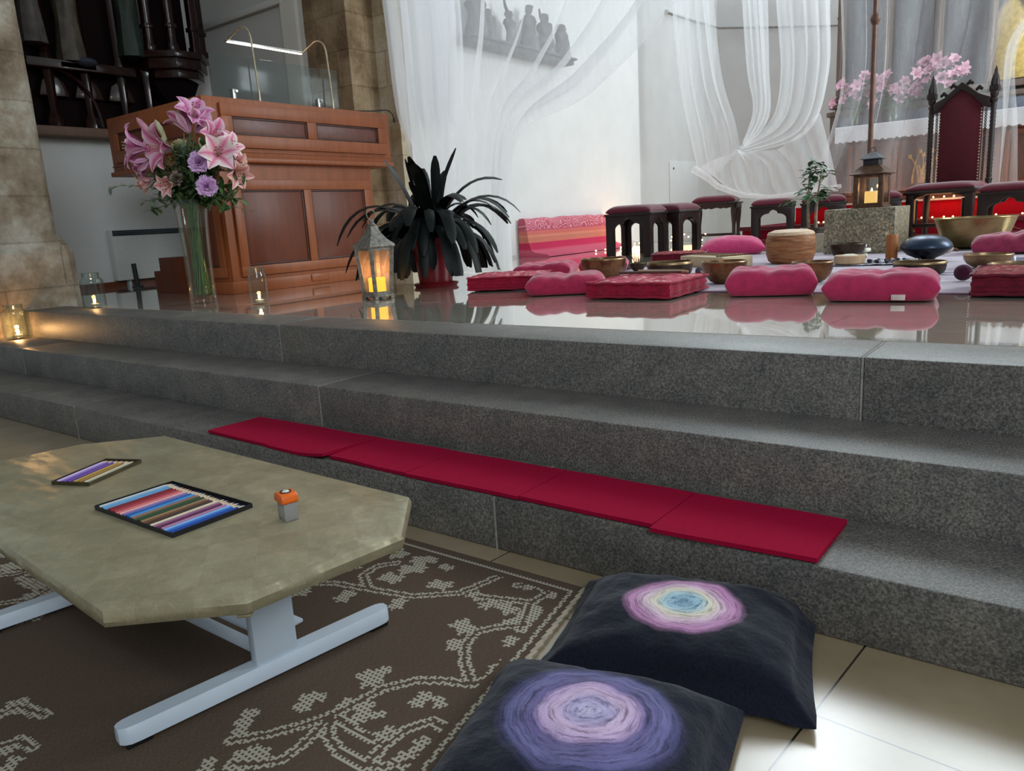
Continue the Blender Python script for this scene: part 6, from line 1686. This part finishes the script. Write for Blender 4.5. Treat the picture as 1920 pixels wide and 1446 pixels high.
z0 = ZF + 0.012
string_lights('fairy lights winding along the throw and the foot of the white wall', [(-4.60, 7.75, z0), (-4.62, 8.0, z0), (-4.55, 8.25, z0), (-4.66, 8.45, z0), (-4.6, 8.7, z0), (-4.68, 8.98, z0 + .02), (-4.72, 9.1, z0), (-5.0, 9.25, z0 + .1), (-5.02, 9.5, z0), (-4.9, 9.6, z0), (-4.95, 9.8, z0 + .06), (-5.05, 10.1, z0), (-5.0, 10.35, z0), (-5.1, 10.5, z0 + .12), (-5.05, 10.8, z0)], 5)
string_lights('tangle of fairy lights on the floor under the second stool', [(-4.3, 8.9, z0), (-4.22, 8.95, z0 + .04), (-4.28, 9.1, z0 + .08), (-4.18, 9.1, z0 + .02), (-4.1, 9.2, z0 + .07), (-4.2, 9.3, z0 + .1), (-4.05, 9.3, z0), (-4.1, 9.4, z0 + .05), (-3.98, 9.35, z0 + .02), (-4.0, 9.5, z0 + .09), (-3.92, 9.5, z0)], 3)
string_lights('fairy lights along the edge of the red altar step', [(-2.72, 9.95, .655), (-2.66, 9.95, .655), (-2.60, 9.95, .655), (-1.68, 9.95, .655), (-1.585, 9.95, .655), (-1.52, 9.95, .66), (-1.475, 9.95, .655), (-1.36, 9.95, .655), (-1.27, 9.95, .655), (-1.0, 9.95, .655), (-0.90, 9.95, .66), (-0.86, 9.95, .655), (-0.62, 9.95, .655), (-0.2, 9.95, .655)], 4)
string_lights('fairy lights along the top edge of the altar dais', [(-2.5, 10.24, .878), (-2.0, 10.24, .878), (-1.7, 10.24, .878), (-1.52, 10.24, .878), (-1.41, 10.24, .878), (-1.31, 10.24, .878), (-1.0, 10.24, .878), (-0.82, 10.24, .878), (-0.5, 10.24, .878)], 2.5)
string_lights('short end of fairy lights against the stool behind the plum cushion', [(-0.70, 7.876, ZF + .03), (-0.64, 7.876, ZF + .10), (-0.58, 7.876, ZF + .13), (-0.46, 7.876, ZF + .08)])


# ================================================================ tulle
def cat(P, t):
    n = len(P) - 1; s = min(n - 1, int(t * n)); f = t * n - s; a = P[max(0, s - 1)]; b = P[s]; c = P[s + 1]; d = P[min(n, s + 2)]
    return b * f * 0 + 0.5 * ((2 * b) + (c - a) * f + (2 * a - 5 * b + 4 * c - d) * f * f + (3 * b - a - 3 * c + d) * f ** 3)


def sheet(q, strands, Y, nu, nv, folds, amp, phase=0.0, xs=0.5, pinch=None, ysl=0.0):
    S = [[Vector((x, z)) for x, z in s] for s in strands]

    def F(u, v):
        col = [cat(s, v) for s in S]; p = cat(col, u)
        w = pinch(v) if pinch else 1.0; a = amp * w
        th = 2 * math.pi * folds * u + phase + 0.7 * noise.noise(Vector((u * 5, v * 1.5, phase)))
        big = noise.noise(Vector((u * 7 + phase, v * 1.2, 1))) * a * 1.3
        du = (cat(col, min(1, u + 0.02)) - cat(col, max(0, u - 0.02))); ln = max(1e-4, du.length)
        off = du / ln * (math.cos(th * 1.0) * a * xs)
        return Vector((p.x + off.x, Y + math.sin(th) * a + big + ysl * (1 - v), p.y + off.y))
    q.grid(F, nu, nv)


Z = ZF + 0.012
q = MB()
C1 = [[(-5.08, 4.2), (-4.97, 2.77), (-4.92, 2.0), (-4.83, 1.45), (-4.62, Z)], [(-4.72, 4.2), (-4.60, 2.7), (-4.58, 2.0), (-4.55, 1.5), (-4.46, Z)], [(-4.40, 4.2), (-4.30, 2.65), (-4.32, 2.0), (-4.36, 1.5), (-4.30, Z)],
      [(-3.7, 4.2), (-3.85, 2.6), (-3.98, 2.05), (-4.08, 1.55), (-4.10, Z)], [(-2.9, 4.2), (-3.2, 2.6), (-3.55, 2.0), (-3.86, 1.6), (-3.95, Z)], [(-2.0, 4.2), (-2.65, 2.6), (-3.15, 2.0), (-3.74, 1.60), (-3.86, Z)], [(-1.1, 4.0), (-2.2, 2.42), (-2.95, 1.83), (-3.66, 1.50), (-3.80, Z)]]
pin = lambda v: 1.0 - 0.72 * math.exp(-((v - 0.74) / 0.10) ** 2) if v < 0.74 else 0.28 + 0.5 * (v - 0.74) / 0.26
sheet(q, C1, 5.0, 190, 50, 9, 0.065, 0.0, 1.1, pin)
sheet(q, C1[0:3], 5.10, 150, 50, 5, 0.06, 1.7, 1.1, pin)
tag(q.build('tulle_curtain', M_TULLE, None, 75, recalc=False), 'white tulle curtain drawn aside and knotted in front of the chancel wall', 'curtain')
# knot band of the curtain
q = MB(); Y = 10.10
D1 = [[(-4.72, 4.6), (-4.70, 3.6), (-4.60, 2.6), (-4.47, 1.85), (-4.38, 1.42)], [(-4.52, 4.6), (-4.50, 3.6), (-4.42, 2.6), (-4.25, 1.8), (-4.18, 1.32)], [(-4.36, 4.6), (-4.32, 3.6), (-4.22, 2.6), (-4.02, 1.9), (-3.97, 1.45)], [(-4.22, 4.6), (-4.18, 3.6), (-4.06, 2.6), (-3.86, 1.95), (-3.79, 1.64)]]
sheet(q, D1, Y, 90, 36, 4, 0.075, 0.3, 0.8, lambda v: 1 - 0.6 * v)
D2 = [[(-3.78, 4.6), (-3.72, 3.5), (-3.66, 2.6), (-3.58, 2.1), (-3.72, 1.70)], [(-3.66, 4.6), (-3.60, 3.5), (-3.52, 2.6), (-3.50, 2.05), (-3.70, 1.67)], [(-3.54, 4.6), (-3.46, 3.5), (-3.42, 2.6), (-3.40, 2.0), (-3.68, 1.66)]]
sheet(q, D2, Y - 0.05, 60, 36, 4, 0.05, 1.1, 0.9, lambda v: 1 - 0.7 * v)
D3 = [[(-3.36, 4.6), (-3.30, 3.4), (-3.24, 2.5), (-3.36, 1.95), (-3.78, 1.66)], [(-3.05, 4.6), (-3.0, 3.4), (-2.95, 2.5), (-3.12, 1.85), (-3.77, 1.63)], [(-2.78, 4.6), (-2.74, 3.3), (-2.72, 2.4), (-2.96, 1.75), (-3.77, 1.58)]]
sheet(q, D3, Y + 0.02, 90, 40, 4, 0.085, 2.1, 0.8, lambda v: 1 - 0.8 * v)
D4 = [[(-4.38, 1.44), (-4.18, 1.34), (-4.0, 1.22), (-3.9, 1.12)], [(-3.82, 1.62), (-3.84, 1.42), (-3.76, 1.16), (-3.62, 1.03)], [(-3.74, 1.60), (-3.5, 1.42), (-3.42, 1.16), (-3.30, 0.99)], [(-3.2, 1.62), (-3.05, 1.42), (-2.95, 1.2), (-2.85, 1.02)], [(-2.8, 1.95), (-2.7, 1.6), (-2.62, 1.3), (-2.56, 1.02)]]
sheet(q, D4, Y - 0.02, 100, 30, 6, 0.05, 0.6, 0.6)
q.tube([(-4.40, Y - 0.03, 1.44), (-4.22, Y - 0.05, 1.33), (-4.05, Y - 0.06, 1.19), (-3.75, Y - 0.06, 1.06), (-3.35, Y - 0.06, 1.0), (-2.9, Y - 0.05, 1.03), (-2.5, Y - 0.03, 1.08)], [0.055, 0.05, 0.04, 0.035, 0.03, 0.03, 0.025], 10)
tag(q.build('tulle_swag', M_TULLE, None, 75, recalc=False), 'white tulle swags knotted together over the stools before the apse wall', 'curtain')
q = MB(); Y = 10.28
D5 = [[(-2.75, 4.6), (-2.66, 3.2), (-2.62, 2.3), (-2.75, 1.6), (-3.0, 1.05)], [(-2.5, 4.6), (-2.38, 3.2), (-2.36, 2.3), (-2.55, 1.6), (-2.8, 1.0)], [(-2.1, 4.6), (-2.1, 3.2), (-2.1, 2.3), (-2.2, 1.6), (-2.35, 0.99)], [(-1.5, 4.6), (-1.62, 3.0), (-1.72, 2.3), (-1.80, 1.6), (-1.85, 0.98)], [(-1.0, 4.6), (-1.1, 3.0), (-1.2, 2.4), (-1.3, 1.6), (-1.3, 0.98)], [(-0.6, 4.6), (-0.72, 3.0), (-0.9, 2.42), (-0.95, 1.6), (-0.98, 0.98)], [(-0.2, 4.6), (-0.5, 3.0), (-0.85, 2.42), (-0.80, 1.6), (-0.76, 0.98)]]
sheet(q, D5, Y + 0.05, 150, 40, 7, 0.06, 0.2, 0.8)
D6 = [[(-0.2, 4.6), (-0.35, 3.0), (-0.6, 2.45), (-0.55, 1.6), (-0.5, 0.98)], [(0.4, 4.6), (0.3, 3.0), (0.3, 2.4), (0.3, 1.6), (0.3, 0.98)]]
sheet(q, D6, Y + 0.05, 40, 30, 5, 0.06, 0.2, 0.8)
tag(q.build('tulle_veil', M_TULLE2, None, 75, recalc=False), 'sheer white tulle veil hanging in front of the altar and its flowers', 'curtain')
